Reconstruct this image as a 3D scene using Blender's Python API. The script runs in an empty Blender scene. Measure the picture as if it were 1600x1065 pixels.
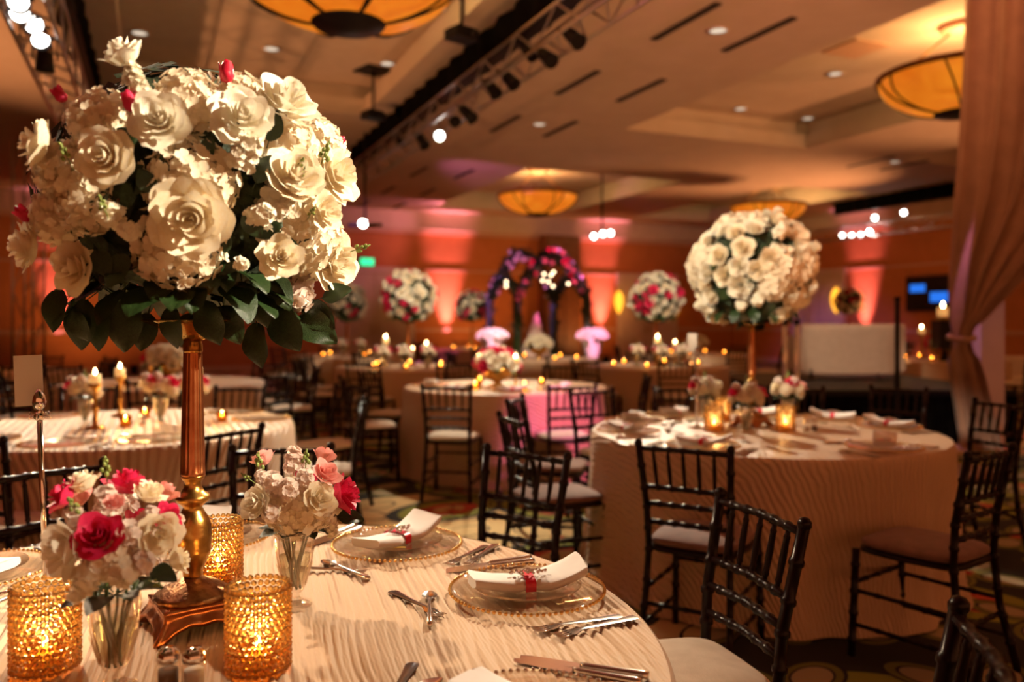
import bpy, math, random
import numpy as np
from mathutils import Vector, Matrix, Quaternion
random.seed(11)
rng = np.random.default_rng(5)
PI = math.pi
sc = bpy.context.scene
COL = sc.collection

# ------------------------------------------------------------------ camera
H = 1.36                     # eye height
cd = bpy.data.cameras.new('camera'); cam = bpy.data.objects.new('camera', cd); COL.objects.link(cam)
cam.location = (0, 0, H); cam.rotation_euler = (PI/2, 0, 0)
cd.sensor_width = 36; cd.lens = 28.8; cd.shift_y = -0.0203
cd.clip_start = .05; cd.clip_end = 200
cd.dof.use_dof = True; cd.dof.focus_distance = 1.72; cd.dof.aperture_fstop = 2.0; cd.dof.aperture_blades = 0
sc.camera = cam

# ------------------------------------------------------------------ view, world
sc.view_settings.view_transform = 'Standard'; sc.view_settings.look = 'None'
sc.view_settings.gamma = 1; sc.view_settings.use_curve_mapping = False
sc.view_settings.exposure = 0.0
sc.cycles.use_denoising = True
sc.cycles.max_bounces = 10; sc.cycles.transparent_max_bounces = 16
sc.cycles.sample_clamp_indirect = 4; sc.cycles.caustics_reflective = False; sc.cycles.caustics_refractive = False
w = bpy.data.worlds.new('hall_ambience'); sc.world = w; w.use_nodes = True
w.node_tree.nodes['Background'].inputs[0].default_value = (1.0, .33, .12, 1)
w.node_tree.nodes['Background'].inputs[1].default_value = .78

# room axes: u runs into the hall (towards the upper left), v across it
PSI = math.radians(23.6); CP, SP = math.cos(PSI), math.sin(PSI)
def W(u, v, z=0): return Vector((v*CP - u*SP, v*SP + u*CP, z))
ZC, ZT = 4.5, 5.0            # ceiling, tray ceiling
U_FAR, V_RIGHT, V_LEFT = 22.9, 18.3, -7.5

def spot(loc, aim, power, color, size=40, blend=.6, rad=.05):
    l = bpy.data.lights.new('spot', 'SPOT'); l.energy = power; l.color = color
    l.spot_size = math.radians(min(size, 178)); l.spot_blend = blend; l.shadow_soft_size = rad
    o = bpy.data.objects.new('spot', l); COL.objects.link(o); o.location = loc
    o.rotation_euler = (Vector(aim)-Vector(loc)).to_track_quat('-Z', 'Y').to_euler()
    return o
def point(loc, power, color, rad=.05):
    l = bpy.data.lights.new('lamp', 'POINT'); l.energy = power; l.color = color; l.shadow_soft_size = rad
    o = bpy.data.objects.new('lamp', l); COL.objects.link(o); o.location = loc
    return o
WARM = (1.0, .76, .50); KEY = (1.0, .85, .61); AMBER = (1.0, .36, .10); PINK = (1.0, .26, .36); PURPLE = (.7, .25, 1.0)
TR, TL, TF = 3.38, -.82, 16.6         # v of the three lighting trusses
# pin spots hung on the trusses, most aimed at the tables
spot(W(4.6, TR, 3.7), (-.55, 1.66, 1.4), 1250, KEY, 30)
spot(W(5.2, TL, 3.6), (-.35, 1.85, .8), 620, WARM, 34)
spot(W(-.2, TR, 3.5), (-.62, 1.62, 1.58), 2400, KEY, 18)
spot(W(1.6, TL, 3.6), (1.36, 4.65, 1.6), 1500, KEY, 15)
spot(W(7.5, TR, 3.7), (-.4, 4.3, 0), 900, KEY, 26)  # extra spot added to brighten the open carpet
spot(W(8.2, TR, 3.7), (1.36, 4.45, .8), 1700, KEY, 26)
spot(W(9.5, TL, 3.7), (-2.14, 4.7, .8), 1900, KEY, 30)
spot(W(6.2, TR, 3.7), (-2.14, 4.6, .8), 1100, KEY, 30)
spot(W(8.6, TR, 3.7), (-.06, 7.4, .9), 700, KEY, 36)
spot(W(3.4, TR, 3.7), (-.13, 7.3, .95), 1100, KEY, 13)
spot(W(4.2, TR, 3.7), (4.4, 10.5, 1.0), 650, WARM, 14)  # added to lift the dark sofa back, no fixture of its own
spot(W(12.2, TR, 3.7), (-3.3, 7.9, .9), 900, KEY, 34)
spot(W(6.5, TR, 3.7), (-1.33, 10.5, 1.4), 1500, KEY, 22)
spot(W(5.5, TR, 3.7), (1.9, 10.8, 1.4), 1500, KEY, 20)
spot(W(8.0, TR, 3.7), (.4, 12.8, .9), 900, KEY, 22)
spot(W(10.0, TR, 3.7), (-2.8, 13.9, 1.4), 1300, KEY, 20)
spot(W(11.5, TR, 3.7), (-.86, 17.3, 1.5), 1200, KEY, 16)
# coloured light on the arch, the table cloth and the walls
spot(W(3.2, TR+.3, 3.7), (.42, 6.75, .45), 1500, (1, .2, .5), 17, 1)
spot(W(10, 8.0, 3.8), (.6, 14.2, 2.2), 2400, (1, .15, .5), 24)
spot(W(12, -.8, 3.7), (-.3, 15.2, 2.1), 2400, PURPLE, 20)
spot(W(6.2, 7.3, 3.9), (5.3, 9.0, .8), 260, (1, .35, .75), 34)
spot(W(13.5, TR, 3.2), W(17.8, 8.4, 4.6), 420, (1, .25, .6), 34, .8)
spot(W(20.6, 7.6, 4.3), W(22.9, 4.0, 4.0), 160, PINK, 90)

# unseen up-lights added to brighten the ceiling, all amber but one pink
for u_, v_, ua, va in ((-2, 3.5, 4.5, 4.5), (-1, 12, 4.5, 11.5), (7, V_RIGHT-1, 8, 12), (14, V_RIGHT-1, 14.5, 12), (3, V_LEFT+1, 4, -1), (10, V_LEFT+1, 11, -1), (-6, 6, 0, 6.2)):
    spot(W(u_, v_, .3), W(ua, va, 4.7), 2300, (1, .40, .15) if (u_, v_) != (3, V_LEFT+1) else (1, .2, .26), 56, 1, .15)

# ------------------------------------------------------------------ mesh helpers
class MB:
    def __init__(s): s.v = []; s.f = []; s.m = []; s.uv = []
    def add(s, vs, fs, m=0):
        b = len(s.v); s.v += [tuple(p) for p in vs]; s.f += [tuple(b+i for i in f) for f in fs]; s.m += [m]*len(fs)
    def box(s, c, d, rz=0, m=0):
        x, y, z = d[0]/2, d[1]/2, d[2]/2; ca, sa = math.cos(rz), math.sin(rz)
        vs = [(c[0]+ca*a*x-sa*b*y, c[1]+sa*a*x+ca*b*y, c[2]+e*z) for e in (-1, 1) for a, b in ((-1, -1), (1, -1), (1, 1), (-1, 1))]
        s.add(vs, [(3, 2, 1, 0), (4, 5, 6, 7), (0, 1, 5, 4), (1, 2, 6, 5), (2, 3, 7, 6), (3, 0, 4, 7)], m)
    def tube(s, pts, rad, n=8, m=0, cap=True):
        pts = [Vector(p) for p in pts]
        if not hasattr(rad, '__len__'): rad = [rad]*len(pts)
        vs = []; ref = None
        for i, p in enumerate(pts):
            t = (pts[min(i+1, len(pts)-1)]-pts[max(i-1, 0)])
            t = t.normalized() if t.length > 1e-9 else Vector((0, 0, 1))
            if ref is None: ref = t.orthogonal().normalized()
            ref = (ref - t*ref.dot(t)).normalized(); q = t.cross(ref)
            for k in range(n):
                a = 2*PI*k/n; vs.append(p + (ref*math.cos(a)+q*math.sin(a))*rad[i])
        fs = [(i*n+k, i*n+(k+1) % n, (i+1)*n+(k+1) % n, (i+1)*n+k) for i in range(len(pts)-1) for k in range(n)]
        if cap: fs += [tuple(range(n-1, -1, -1)), tuple((len(pts)-1)*n+k for k in range(n))]
        s.add(vs, fs, m)
    def lathe(s, prof, n=24, c=(0, 0, 0), mod=None, m=0, cap=True):
        vs = []
        for i, (r, z) in enumerate(prof):
            for k in range(n):
                a = 2*PI*k/n; rr = r*(mod(a, i) if mod else 1)
                vs.append((c[0]+rr*math.cos(a), c[1]+rr*math.sin(a), c[2]+z))
        fs = [(i*n+k, i*n+(k+1) % n, (i+1)*n+(k+1) % n, (i+1)*n+k) for i in range(len(prof)-1) for k in range(n)]
        if cap:
            if prof[0][0] > 1e-5: fs.append(tuple(range(n-1, -1, -1)))
            if prof[-1][0] > 1e-5: fs.append(tuple((len(prof)-1)*n+k for k in range(n)))
        s.add(vs, fs, m)
    def grid(s, rows, m=0, closed=False):
        nr, nc = len(rows), len(rows[0]); vs = [p for r in rows for p in r]
        fs = [(i*nc+k, i*nc+(k+1) % nc, (i+1)*nc+(k+1) % nc, (i+1)*nc+k) for i in range(nr-1) for k in range(nc if closed else nc-1)]
        s.add(vs, fs, m)
    def ball(s, c, r, n=8, k=5, sq=(1, 1, 1), m=0):
        prof = [(math.sin(PI*i/k)*r, -math.cos(PI*i/k)*r) for i in range(k+1)]
        b = MB(); b.lathe(prof, n, cap=False)
        s.add([(c[0]+x*sq[0], c[1]+y*sq[1], c[2]+z*sq[2]) for x, y, z in b.v], b.f, m)
    def put(s, other, M, m=None):
        s.add([M @ Vector(p) for p in other.v], other.f, 0)
        if m is None: s.m[-len(other.f):] = other.m
        else: s.m[-len(other.f):] = [m]*len(other.f)
    def mesh(s, name, mats, smooth=True, uv=None):
        me = bpy.data.meshes.new(name); me.from_pydata(s.v, [], s.f)
        if not isinstance(mats, (list, tuple)): mats = [mats]
        for x in mats: me.materials.append(x)
        if len(mats) > 1: me.polygons.foreach_set('material_index', s.m)
        me.polygons.foreach_set('use_smooth', [smooth]*len(s.f))
        if uv is not None:
            l = me.uv_layers.new(name='flat'); idx = np.empty(len(me.loops), dtype=np.int32)
            me.loops.foreach_get('vertex_index', idx); l.data.foreach_set('uv', np.asarray(uv, dtype=np.float32)[idx].ravel())
        me.update(); return me
    def build(s, name, mats, parent=None, smooth=True, uv=None, loc=None, rz=0):
        return inst(name, s.mesh(name, mats, smooth, uv), parent, loc, rz)

def inst(name, me, parent=None, loc=None, rz=0, M=None):
    o = bpy.data.objects.new(name, me); COL.objects.link(o)
    if parent: o.parent = parent
    if M is not None: o.matrix_local = M
    else:
        if loc is not None: o.location = loc
        o.rotation_euler = (0, 0, rz)
    return o
def empty(name, loc=(0, 0, 0), rz=0):
    o = bpy.data.objects.new(name, None); COL.objects.link(o); o.location = loc; o.rotation_euler = (0, 0, rz); o.empty_display_size = .05
    return o
def tag(o, label=None, cat=None, group=None, kind=None):
    if label: o['label'] = label
    if cat: o['category'] = cat
    if group: o['group'] = group
    if kind: o['kind'] = kind
    return o
def copy_tree(o, parent=None):
    c = o.copy(); COL.objects.link(c); c.parent = parent
    if parent: c.matrix_parent_inverse = o.matrix_parent_inverse
    for ch in o.children: copy_tree(ch, c)
    return c
def axisM(loc, axis, scale=1, spin=None):
    q = Vector(axis).normalized().to_track_quat('Z', 'Y')
    if spin is None: spin = random.uniform(0, 6.28)
    s = scale if hasattr(scale, '__len__') else (scale,)*3
    return Matrix.Translation(loc) @ q.to_matrix().to_4x4() @ Matrix.Rotation(spin, 4, 'Z') @ Matrix.Diagonal((*s, 1))
ORD = ['leftmost', 'second from the left', 'third from the left', 'fourth from the left', 'fifth from the left', 'sixth from the left',
       'seventh from the left', 'eighth from the left', 'ninth from the left', 'tenth from the left', 'eleventh from the left', 'twelfth from the left',
       'thirteenth from the left', 'fourteenth from the left', 'fifteenth from the left', 'sixteenth from the left', 'seventeenth from the left', 'eighteenth from the left']
def order_labels(objs, phrase, cat, group):
    """labels that count a row of look-alikes from left to right as the hall is seen from the near table"""
    bpy.context.view_layer.update()
    def bear(o): p = o.matrix_world.translation; return p.x/max(p.y, .2)
    objs = sorted(objs, key=bear)
    for i, o in enumerate(objs):
        n = ORD[i] if i < len(ORD)-1 else ORD[-1]
        if i == len(objs)-1 and len(objs) > 1: n = 'rightmost'
        tag(o, phrase.format(n), cat, group)

# ------------------------------------------------------------------ materials
def mat(name, base, rough=.5, metal=0, spec=.5, trans=0, sub=0, emit=None, estr=0, coat=0, sheen=0):
    m = bpy.data.materials.new(name); m.use_nodes = True; b = m.node_tree.nodes['Principled BSDF']
    b.inputs['Base Color'].default_value = (*base, 1); b.inputs['Roughness'].default_value = rough
    b.inputs['Metallic'].default_value = metal; b.inputs['Specular IOR Level'].default_value = spec
    b.inputs['Transmission Weight'].default_value = trans
    if sub: b.inputs['Subsurface Weight'].default_value = sub; b.inputs['Subsurface Radius'].default_value = (.02, .012, .008)
    if emit: b.inputs['Emission Color'].default_value = (*emit, 1); b.inputs['Emission Strength'].default_value = estr
    if coat: b.inputs['Coat Weight'].default_value = coat; b.inputs['Coat Roughness'].default_value = .1
    if sheen: b.inputs['Sheen Weight'].default_value = sheen
    return m
def nodes(m): return m.node_tree.nodes, m.node_tree.links, m.node_tree.nodes['Principled BSDF']
def noisy(m, c1, c2, scale=6, bump=0, bscale=60, coord='Object', detail=3, dist=.01):
    """two-tone noise colour and fine relief"""
    N, L, b = nodes(m); tc = N.new('ShaderNodeTexCoord'); n = N.new('ShaderNodeTexNoise'); n.inputs['Scale'].default_value = scale; n.inputs['Detail'].default_value = detail
    r = N.new('ShaderNodeValToRGB'); r.color_ramp.elements[0].position = .35; r.color_ramp.elements[1].position = .65
    r.color_ramp.elements[0].color = (*c1, 1); r.color_ramp.elements[1].color = (*c2, 1)
    L.new(tc.outputs[coord], n.inputs['Vector']); L.new(n.outputs['Fac'], r.inputs['Fac']); L.new(r.outputs['Color'], b.inputs['Base Color'])
    if bump:
        n2 = N.new('ShaderNodeTexNoise'); n2.inputs['Scale'].default_value = bscale; L.new(tc.outputs[coord], n2.inputs['Vector'])
        bp = N.new('ShaderNodeBump'); bp.inputs['Strength'].default_value = bump; bp.inputs['Distance'].default_value = dist
        L.new(n2.outputs['Fac'], bp.inputs['Height']); L.new(bp.outputs['Normal'], b.inputs['Normal'])
    return m
def translucent(m, amount=.35):
    N, L, b = nodes(m); out = N['Material Output']; t = N.new('ShaderNodeBsdfTranslucent'); mx = N.new('ShaderNodeMixShader'); mx.inputs[0].default_value = amount
    src = b.inputs['Base Color']
    if src.links: L.new(src.links[0].from_socket, t.inputs['Color'])
    else: t.inputs['Color'].default_value = src.default_value
    L.new(b.outputs[0], mx.inputs[1]); L.new(t.outputs[0], mx.inputs[2]); L.new(mx.outputs[0], out.inputs['Surface'])
    return m
def thin_glass(name, tint=(1, 1, 1), refl=.25, rough=.02, clear=.9):
    m = bpy.data.materials.new(name); m.use_nodes = True; N, L = m.node_tree.nodes, m.node_tree.links
    N.remove(N['Principled BSDF']); out = N['Material Output']
    t = N.new('ShaderNodeBsdfTransparent'); t.inputs[0].default_value = (*[c*clear for c in tint], 1)
    g = N.new('ShaderNodeBsdfGlossy'); g.inputs['Roughness'].default_value = rough; g.inputs['Color'].default_value = (*tint, 1)
    f = N.new('ShaderNodeLayerWeight'); f.inputs['Blend'].default_value = .5
    pw = N.new('ShaderNodeMath'); pw.operation = 'POWER'; pw.inputs[1].default_value = 4; L.new(f.outputs['Facing'], pw.inputs[0])
    ma = N.new('ShaderNodeMath'); ma.operation = 'MULTIPLY_ADD'; ma.inputs[1].default_value = .8; ma.inputs[2].default_value = refl*.25; ma.use_clamp = True
    mx = N.new('ShaderNodeMixShader'); L.new(pw.outputs[0], ma.inputs[0]); L.new(ma.outputs[0], mx.inputs[0])
    L.new(t.outputs[0], mx.inputs[1]); L.new(g.outputs[0], mx.inputs[2]); L.new(mx.outputs[0], out.inputs['Surface'])
    return m
def emis(name, col, s):
    m = bpy.data.materials.new(name); m.use_nodes = True; N, L = m.node_tree.nodes, m.node_tree.links
    N.remove(N['Principled BSDF']); e = N.new('ShaderNodeEmission'); e.inputs[0].default_value = (*col, 1); e.inputs[1].default_value = s
    L.new(e.outputs[0], N['Material Output'].inputs['Surface']); return m

M = {}
M['wood'] = mat('mahogany', (.010, .0025, .0018), .28, spec=.22)
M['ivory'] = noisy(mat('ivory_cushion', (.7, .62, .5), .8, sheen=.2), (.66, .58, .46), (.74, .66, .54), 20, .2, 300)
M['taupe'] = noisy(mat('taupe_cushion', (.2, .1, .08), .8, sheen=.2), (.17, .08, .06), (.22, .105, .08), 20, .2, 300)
M['petal'] = translucent(noisy(mat('cream_petal', (.86, .78, .6), .55), (.93, .84, .67), (.90, .77, .54), 14, .12, 60), .3)
M['petal_white'] = translucent(noisy(mat('white_petal', (.88, .83, .7), .55), (.94, .88, .75), (.90, .82, .65), 20, .1, 60), .3)
M['hydrangea'] = translucent(noisy(mat('hydrangea_petal', (.84, .74, .56), .6), (.92, .82, .65), (.85, .71, .51), 30, .15, 90), .3)
M['stock'] = translucent(noisy(mat('stock_petal', (.85, .72, .62), .6), (.88, .80, .70), (.82, .62, .55), 40, .1, 90), .3)
M['pink'] = translucent(noisy(mat('hot_pink_petal', (.75, .02, .10), .5), (.80, .03, .13), (.62, .015, .07), 20, .1, 60), .2)
M['blush'] = translucent(mat('blush_petal', (.85, .38, .33), .5), .25)
M['red'] = mat('red_bud', (.5, .004, .03), .4)
M['leaf'] = noisy(mat('dark_leaf', (.02, .05, .01), .35), (.010, .024, .005), (.02, .042, .009), 18, .25, 50)
M['leaf2'] = noisy(mat('green_bud', (.16, .22, .04), .5), (.14, .20, .035), (.24, .28, .06), 30)
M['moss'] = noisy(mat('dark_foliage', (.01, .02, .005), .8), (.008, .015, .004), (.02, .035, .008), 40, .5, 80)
M['gold'] = noisy(mat('antique_gold', (.62, .34, .08), .28, 1), (.55, .29, .07), (.34, .16, .035), 30, .25, 70, dist=.003)
M['copper'] = noisy(mat('rose_gold_column', (.7, .28, .10), .32, 1), (.50, .19, .07), (.38, .12, .04), 40, .1, 90, dist=.002)
M['bronze'] = noisy(mat('dark_bronze', (.30, .13, .04), .4, 1), (.30, .14, .05), (.16, .06, .02), 60, .5, 120, dist=.003)
M['silver'] = mat('silver', (.75, .7, .66), .16, 1)
M['chrome'] = mat('chrome', (.8, .78, .78), .08, 1)
M['bead'] = mat('gold_bead', (.85, .55, .2), .22, 1)
M['bead_silver'] = mat('silver_bead', (.8, .66, .55), .2, 1)
M['glass'] = thin_glass('clear_glass', (1, .98, .95), .25, .02, .97)
M['glass_cut'] = thin_glass('cut_crystal', (1, .97, .93), .6, .04, .97)
M['glass_gold'] = thin_glass('gold_glass', (1, .72, .28), .7, .08, .8)
M['napkin'] = noisy(mat('white_napkin', (.82, .76, .72), .85), (.80, .74, .70), (.84, .78, .74), 30, .2, 400, dist=.001)
M['ribbon'] = mat('red_ribbon', (.75, .02, .05), .3)
M['card'] = mat('card', (.75, .68, .6), .7)
M['wax'] = mat('wax', (.85, .6, .3), .5, emit=(1, .5, .15), estr=.6)
M['flame'] = emis('flame', (1, .55, .16), 60)
M['flame_far'] = emis('flame_far', (1, .62, .25), 75)
M['votive'] = thin_glass('amber_votive', (1, .66, .25), .5, .1, .8)
m = M['crystal'] = mat('amber_crystal', (1.0, .66, .26), .06, 0, .8, trans=.85)
m.node_tree.nodes['Principled BSDF'].inputs['IOR'].default_value = 1.5
M['black'] = mat('black_metal', (.006, .005, .005), .5, spec=.25)
M['drapeblack'] = noisy(mat('black_drape', (.004, .003, .003), .95, spec=.03), (.003, .002, .002), (.006, .005, .004), 8)
M['alu'] = mat('aluminium_truss', (.55, .5, .48), .3, 1)
M['screen'] = emis('screen', (.03, .22, 1), .9)
M['lens'] = emis('lamp_lens', (1, .93, .85), 14)
M['lens_hot'] = emis('lamp_lens_hot', (1, .9, .8), 60)
M['down'] = emis('downlight_lens', (1, .82, .62), .9)
M['sconce'] = emis('sconce_shade', (1, .42, .03), 2.2)
M['white_paint'] = noisy(mat('white_paint', (.6, .5, .44), .5), (.60, .50, .44), (.64, .54, .47), 4)
M['ceiling'] = noisy(mat('ceiling_paint', (.62, .5, .4), .9), (.60, .48, .38), (.64, .52, .42), 3, .15, 90)
M['panel'] = noisy(mat('ceiling_panel', (.66, .55, .45), .9), (.64, .53, .43), (.68, .57, .47), 5, .2, 120)
M['slot'] = mat('vent_slot', (.02, .012, .01), .7)
M['wall'] = noisy(mat('wall_paper', (.52, .2, .065), .75), (.50, .185, .06), (.55, .21, .07), 3, .1, 60)
M['trim'] = mat('trim_paint', (.58, .36, .24), .5)
M['walnut'] = noisy(mat('walnut_panel', (.2, .08, .03), .4), (.17, .065, .022), (.24, .1, .04), 9)
M['sofa'] = noisy(mat('cream_upholstery', (.66, .52, .42), .8), (.63, .5, .40), (.68, .55, .45), 12, .2, 200)
M['drape'] = noisy(mat('mauve_drape', (.5, .3, .22), .7, sheen=.3), (.42, .25, .18), (.48, .29, .21), 6, .25, 160)
M['greenexit'] = emis('exit_sign', (.05, .9, .35), 1.6)
M['water'] = thin_glass('water', (.95, 1, .9), .2, .02, .95)
M['stem'] = mat('stem', (.06, .10, .02), .5)
M['frost'] = mat('cake_icing', (.8, .6, .55), .6)

def chandelier_mat():
    m = bpy.data.materials.new('alabaster_bowl'); m.use_nodes = True; N, L, b = nodes(m)
    tc = N.new('ShaderNodeTexCoord'); n = N.new('ShaderNodeTexNoise'); n.inputs['Scale'].default_value = 2.2; n.inputs['Detail'].default_value = 5; n.inputs['Distortion'].default_value = 1.2
    r = N.new('ShaderNodeValToRGB'); r.color_ramp.elements[0].position = .3; r.color_ramp.elements[1].position = .7
    r.color_ramp.elements[0].color = (.72, .15, .006, 1); r.color_ramp.elements[1].color = (1, .29, .016, 1)
    L.new(tc.outputs['Object'], n.inputs['Vector']); L.new(n.outputs['Fac'], r.inputs['Fac']); b.inputs['Base Color'].default_value = (.30, .08, .008, 1); L.new(r.outputs['Color'], b.inputs['Emission Color'])
    b.inputs['Emission Strength'].default_value = .78; b.inputs['Roughness'].default_value = .4
    return m
M['bowl'] = chandelier_mat()

def cloth_mat(name, ang, base, scale=15, bump=.7, dist=.006, distort=2.5, rough=.36, spec=.5):
    """crushed taffeta: irregular pleats that run one way through the whole cloth"""
    m = mat(name, base, rough, spec=spec, sheen=.15); N, L, b = nodes(m)
    uv = N.new('ShaderNodeUVMap'); uv.uv_map = 'flat'
    mp = N.new('ShaderNodeMapping'); mp.inputs['Rotation'].default_value = (0, 0, ang)
    L.new(uv.outputs[0], mp.inputs['Vector'])
    wv = N.new('ShaderNodeTexWave'); wv.wave_type = 'BANDS'; wv.bands_direction = 'X'; wv.wave_profile = 'SIN'
    wv.inputs['Scale'].default_value = scale; wv.inputs['Distortion'].default_value = distort; wv.inputs['Detail'].default_value = 2.5
    wv.inputs['Detail Scale'].default_value = .9; L.new(mp.outputs[0], wv.inputs['Vector'])
    ns = N.new('ShaderNodeTexNoise'); ns.inputs['Scale'].default_value = 90; L.new(mp.outputs[0], ns.inputs['Vector'])
    ad = N.new('ShaderNodeMath'); ad.operation = 'MULTIPLY_ADD'; ad.inputs[1].default_value = .25; L.new(ns.outputs['Fac'], ad.inputs[0]); L.new(wv.outputs['Fac'], ad.inputs[2])
    bp = N.new('ShaderNodeBump'); bp.inputs['Strength'].default_value = bump; bp.inputs['Distance'].default_value = dist
    L.new(ad.outputs[0], bp.inputs['Height']); L.new(bp.outputs['Normal'], b.inputs['Normal'])
    return m
CLOTH = (.62, .41, .25)
M['cloth_near'] = cloth_mat('crinkled_taffeta_near', math.radians(-17), CLOTH, 40, .3, .002, rough=.62, spec=.2)
M['cloth'] = cloth_mat('crinkled_taffeta', math.radians(-17), CLOTH, 10, .6, .012, 6)

def carpet_mat():
    m = mat('carpet', (.1, .1, .05), .95); N, L, b = nodes(m)
    def math_(op, a, c=None, d=None):
        n = N.new('ShaderNodeMath'); n.operation = op
        for i, x in enumerate((a, c, d)):
            if x is None: continue
            if isinstance(x, (int, float)): n.inputs[i].default_value = x
            else: L.new(x, n.inputs[i])
        return n.outputs[0]
    def mix(f, a, c):
        n = N.new('ShaderNodeMix'); n.data_type = 'RGBA'
        L.new(f, n.inputs[0])
        for i, x in ((6, a), (7, c)):
            if isinstance(x, tuple): n.inputs[i].default_value = (*x, 1)
            else: L.new(x, n.inputs[i])
        return n.outputs[2]
    tc = N.new('ShaderNodeNewGeometry'); sp = N.new('ShaderNodeSeparateXYZ'); L.new(tc.outputs['Position'], sp.inputs[0])
    def flower(px, py, T, ox, oy):
        """four oval petals round a small diamond, one flower in each tile"""
        x = math_('SUBTRACT', math_('FRACT', math_('ADD', math_('DIVIDE', px, T), ox)), .5); y = math_('SUBTRACT', math_('FRACT', math_('ADD', math_('DIVIDE', py, T), oy)), .5)
        ax, ay = math_('ABSOLUTE', x), math_('ABSOLUTE', y)
        # petal ellipse centred on the diagonal
        p = math_('MULTIPLY', math_('ADD', ax, ay), .7071); q = math_('MULTIPLY', math_('SUBTRACT', ax, ay), .7071)
        e = math_('SQRT', math_('ADD', math_('POWER', math_('DIVIDE', math_('SUBTRACT', p, .27), .24), 2), math_('POWER', math_('DIVIDE', q, .15), 2)))
        d = math_('ADD', ax, ay)
        return e, d
    e1, d1 = flower(sp.outputs[0], sp.outputs[1], .72, .1, .35)
    e2, d2 = flower(sp.outputs[0], sp.outputs[1], 1.9, .55, .2)
    cells = math_('ADD', math_('COSINE', math_('MULTIPLY', math_('ADD', sp.outputs[0], .45), 1.15)), math_('COSINE', math_('MULTIPLY', math_('SUBTRACT', sp.outputs[1], 4.6), 1.15)))
    ground = mix(math_('GREATER_THAN', cells, .45), (.016, .014, .011), (.62, .44, .20))
    swirl = math_('LESS_THAN', e2, 1.0)
    ring2 = math_('LESS_THAN', math_('ABSOLUTE', math_('SUBTRACT', e2, 1.0)), .10)
    c = mix(swirl, ground, (.24, .25, .03)); c = mix(math_('LESS_THAN', e2, .55), c, (.48, .07, .04)); c = mix(math_('LESS_THAN', e2, .3), c, (.55, .38, .15)); c = mix(ring2, c, (.02, .02, .015))
    dark = math_('LESS_THAN', cells, .45)
    def mixd(f, a, k): return mix(math_('MULTIPLY', f, dark), a, k)
    c = mixd(math_('LESS_THAN', e1, 1.0), c, (.17, .16, .03)); c = mixd(math_('LESS_THAN', e1, .70), c, (.016, .014, .012))
    c = mixd(math_('LESS_THAN', e1, .62), c, (.36, .29, .17)); c = mix(math_('LESS_THAN', math_('ABSOLUTE', math_('SUBTRACT', e1, 1.0)), .06), c, (.012, .012, .012))
    c = mix(math_('LESS_THAN', d1, .075), c, (.38, .02, .02)); c = mix(math_('LESS_THAN', math_('ABSOLUTE', math_('SUBTRACT', d1, .085)), .012), c, (.3, .22, .05))
    L.new(c, b.inputs['Base Color'])
    n2 = N.new('ShaderNodeTexNoise'); n2.inputs['Scale'].default_value = 220; L.new(tc.outputs['Position'], n2.inputs['Vector'])
    bp = N.new('ShaderNodeBump'); bp.inputs['Strength'].default_value = .5; bp.inputs['Distance'].default_value = .01; L.new(n2.outputs['Fac'], bp.inputs['Height']); L.new(bp.outputs['Normal'], b.inputs['Normal'])
    return m
M['carpet'] = carpet_mat()

# ------------------------------------------------------------------ the hall
def S(o): o['kind'] = 'structure'; return o
b = MB(); b.box((5, 8, -.05), (34, 36, .1)); S(b.build('floor', M['carpet'], smooth=False, rz=PSI))
TRAYS = [(-.35, 2.95, 1.5, 12.4), (7.1, 10.95, 4.0, 11.6), (7.1, 10.95, 15.4, 21.6), (13.4, 16.2, 15.0, 21.4), (13.4, 16.2, 3, 11.6)]   # v0 v1 u0 u1
def ceiling():
    b = MB(); vs = sorted({V_LEFT, V_RIGHT, *[t[0] for t in TRAYS], *[t[1] for t in TRAYS]}); us = sorted({-7, U_FAR, *[t[2] for t in TRAYS], *[t[3] for t in TRAYS]})
    inside = lambda v, u: any(t[0] < v < t[1] and t[2] < u < t[3] for t in TRAYS)
    for i in range(len(vs)-1):
        for k in range(len(us)-1):
            if not inside((vs[i]+vs[i+1])/2, (us[k]+us[k+1])/2):
                b.add([(vs[i], us[k], ZC), (vs[i], us[k+1], ZC), (vs[i+1], us[k+1], ZC), (vs[i+1], us[k], ZC)], [(0, 1, 2, 3)])
    for v0, v1, u0, u1 in TRAYS:
        a = .16   # a small step half way up
        zm = (ZC+ZT)/2
        c0 = [(v0, u0), (v1, u0), (v1, u1), (v0, u1)]; c1 = [(v0-a, u0-a), (v1+a, u0-a), (v1+a, u1+a), (v0-a, u1+a)]
        for k in range(4):
            p, q, r, s_ = c0[k], c0[(k+1) % 4], c1[k], c1[(k+1) % 4]
            b.add([(*p, ZC), (*q, ZC), (*q, zm), (*p, zm)], [(0, 1, 2, 3)])
            b.add([(*p, zm), (*q, zm), (*s_, zm), (*r, zm)], [(0, 1, 2, 3)])
            b.add([(*r, zm), (*s_, zm), (*s_, ZT), (*r, ZT)], [(0, 1, 2, 3)])
        b.add([(*p, ZT) for p in c1], [(3, 2, 1, 0)])
    return S(b.build('ceiling', M['ceiling'], smooth=False, rz=PSI))
ceil = ceiling()
# panels of the near tray, laid with open joints
v0, v1, u0, u1 = TRAYS[0]; pm = MB(); nv, nu = 3, 9; dv, du = (v1-v0+.3)/nv, (u1-u0+.3)/nu
pm.box((0, 0, 0), (dv-.018, du-.018, .03)); pm = pm.mesh('ceiling_panel', M['panel'], False)
for i in range(nv):
    for k in range(nu): inst('ceiling_panel', pm, ceil, (v0-.15+dv*(i+.5), u0-.15+du*(k+.5), ZT-.017))
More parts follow.
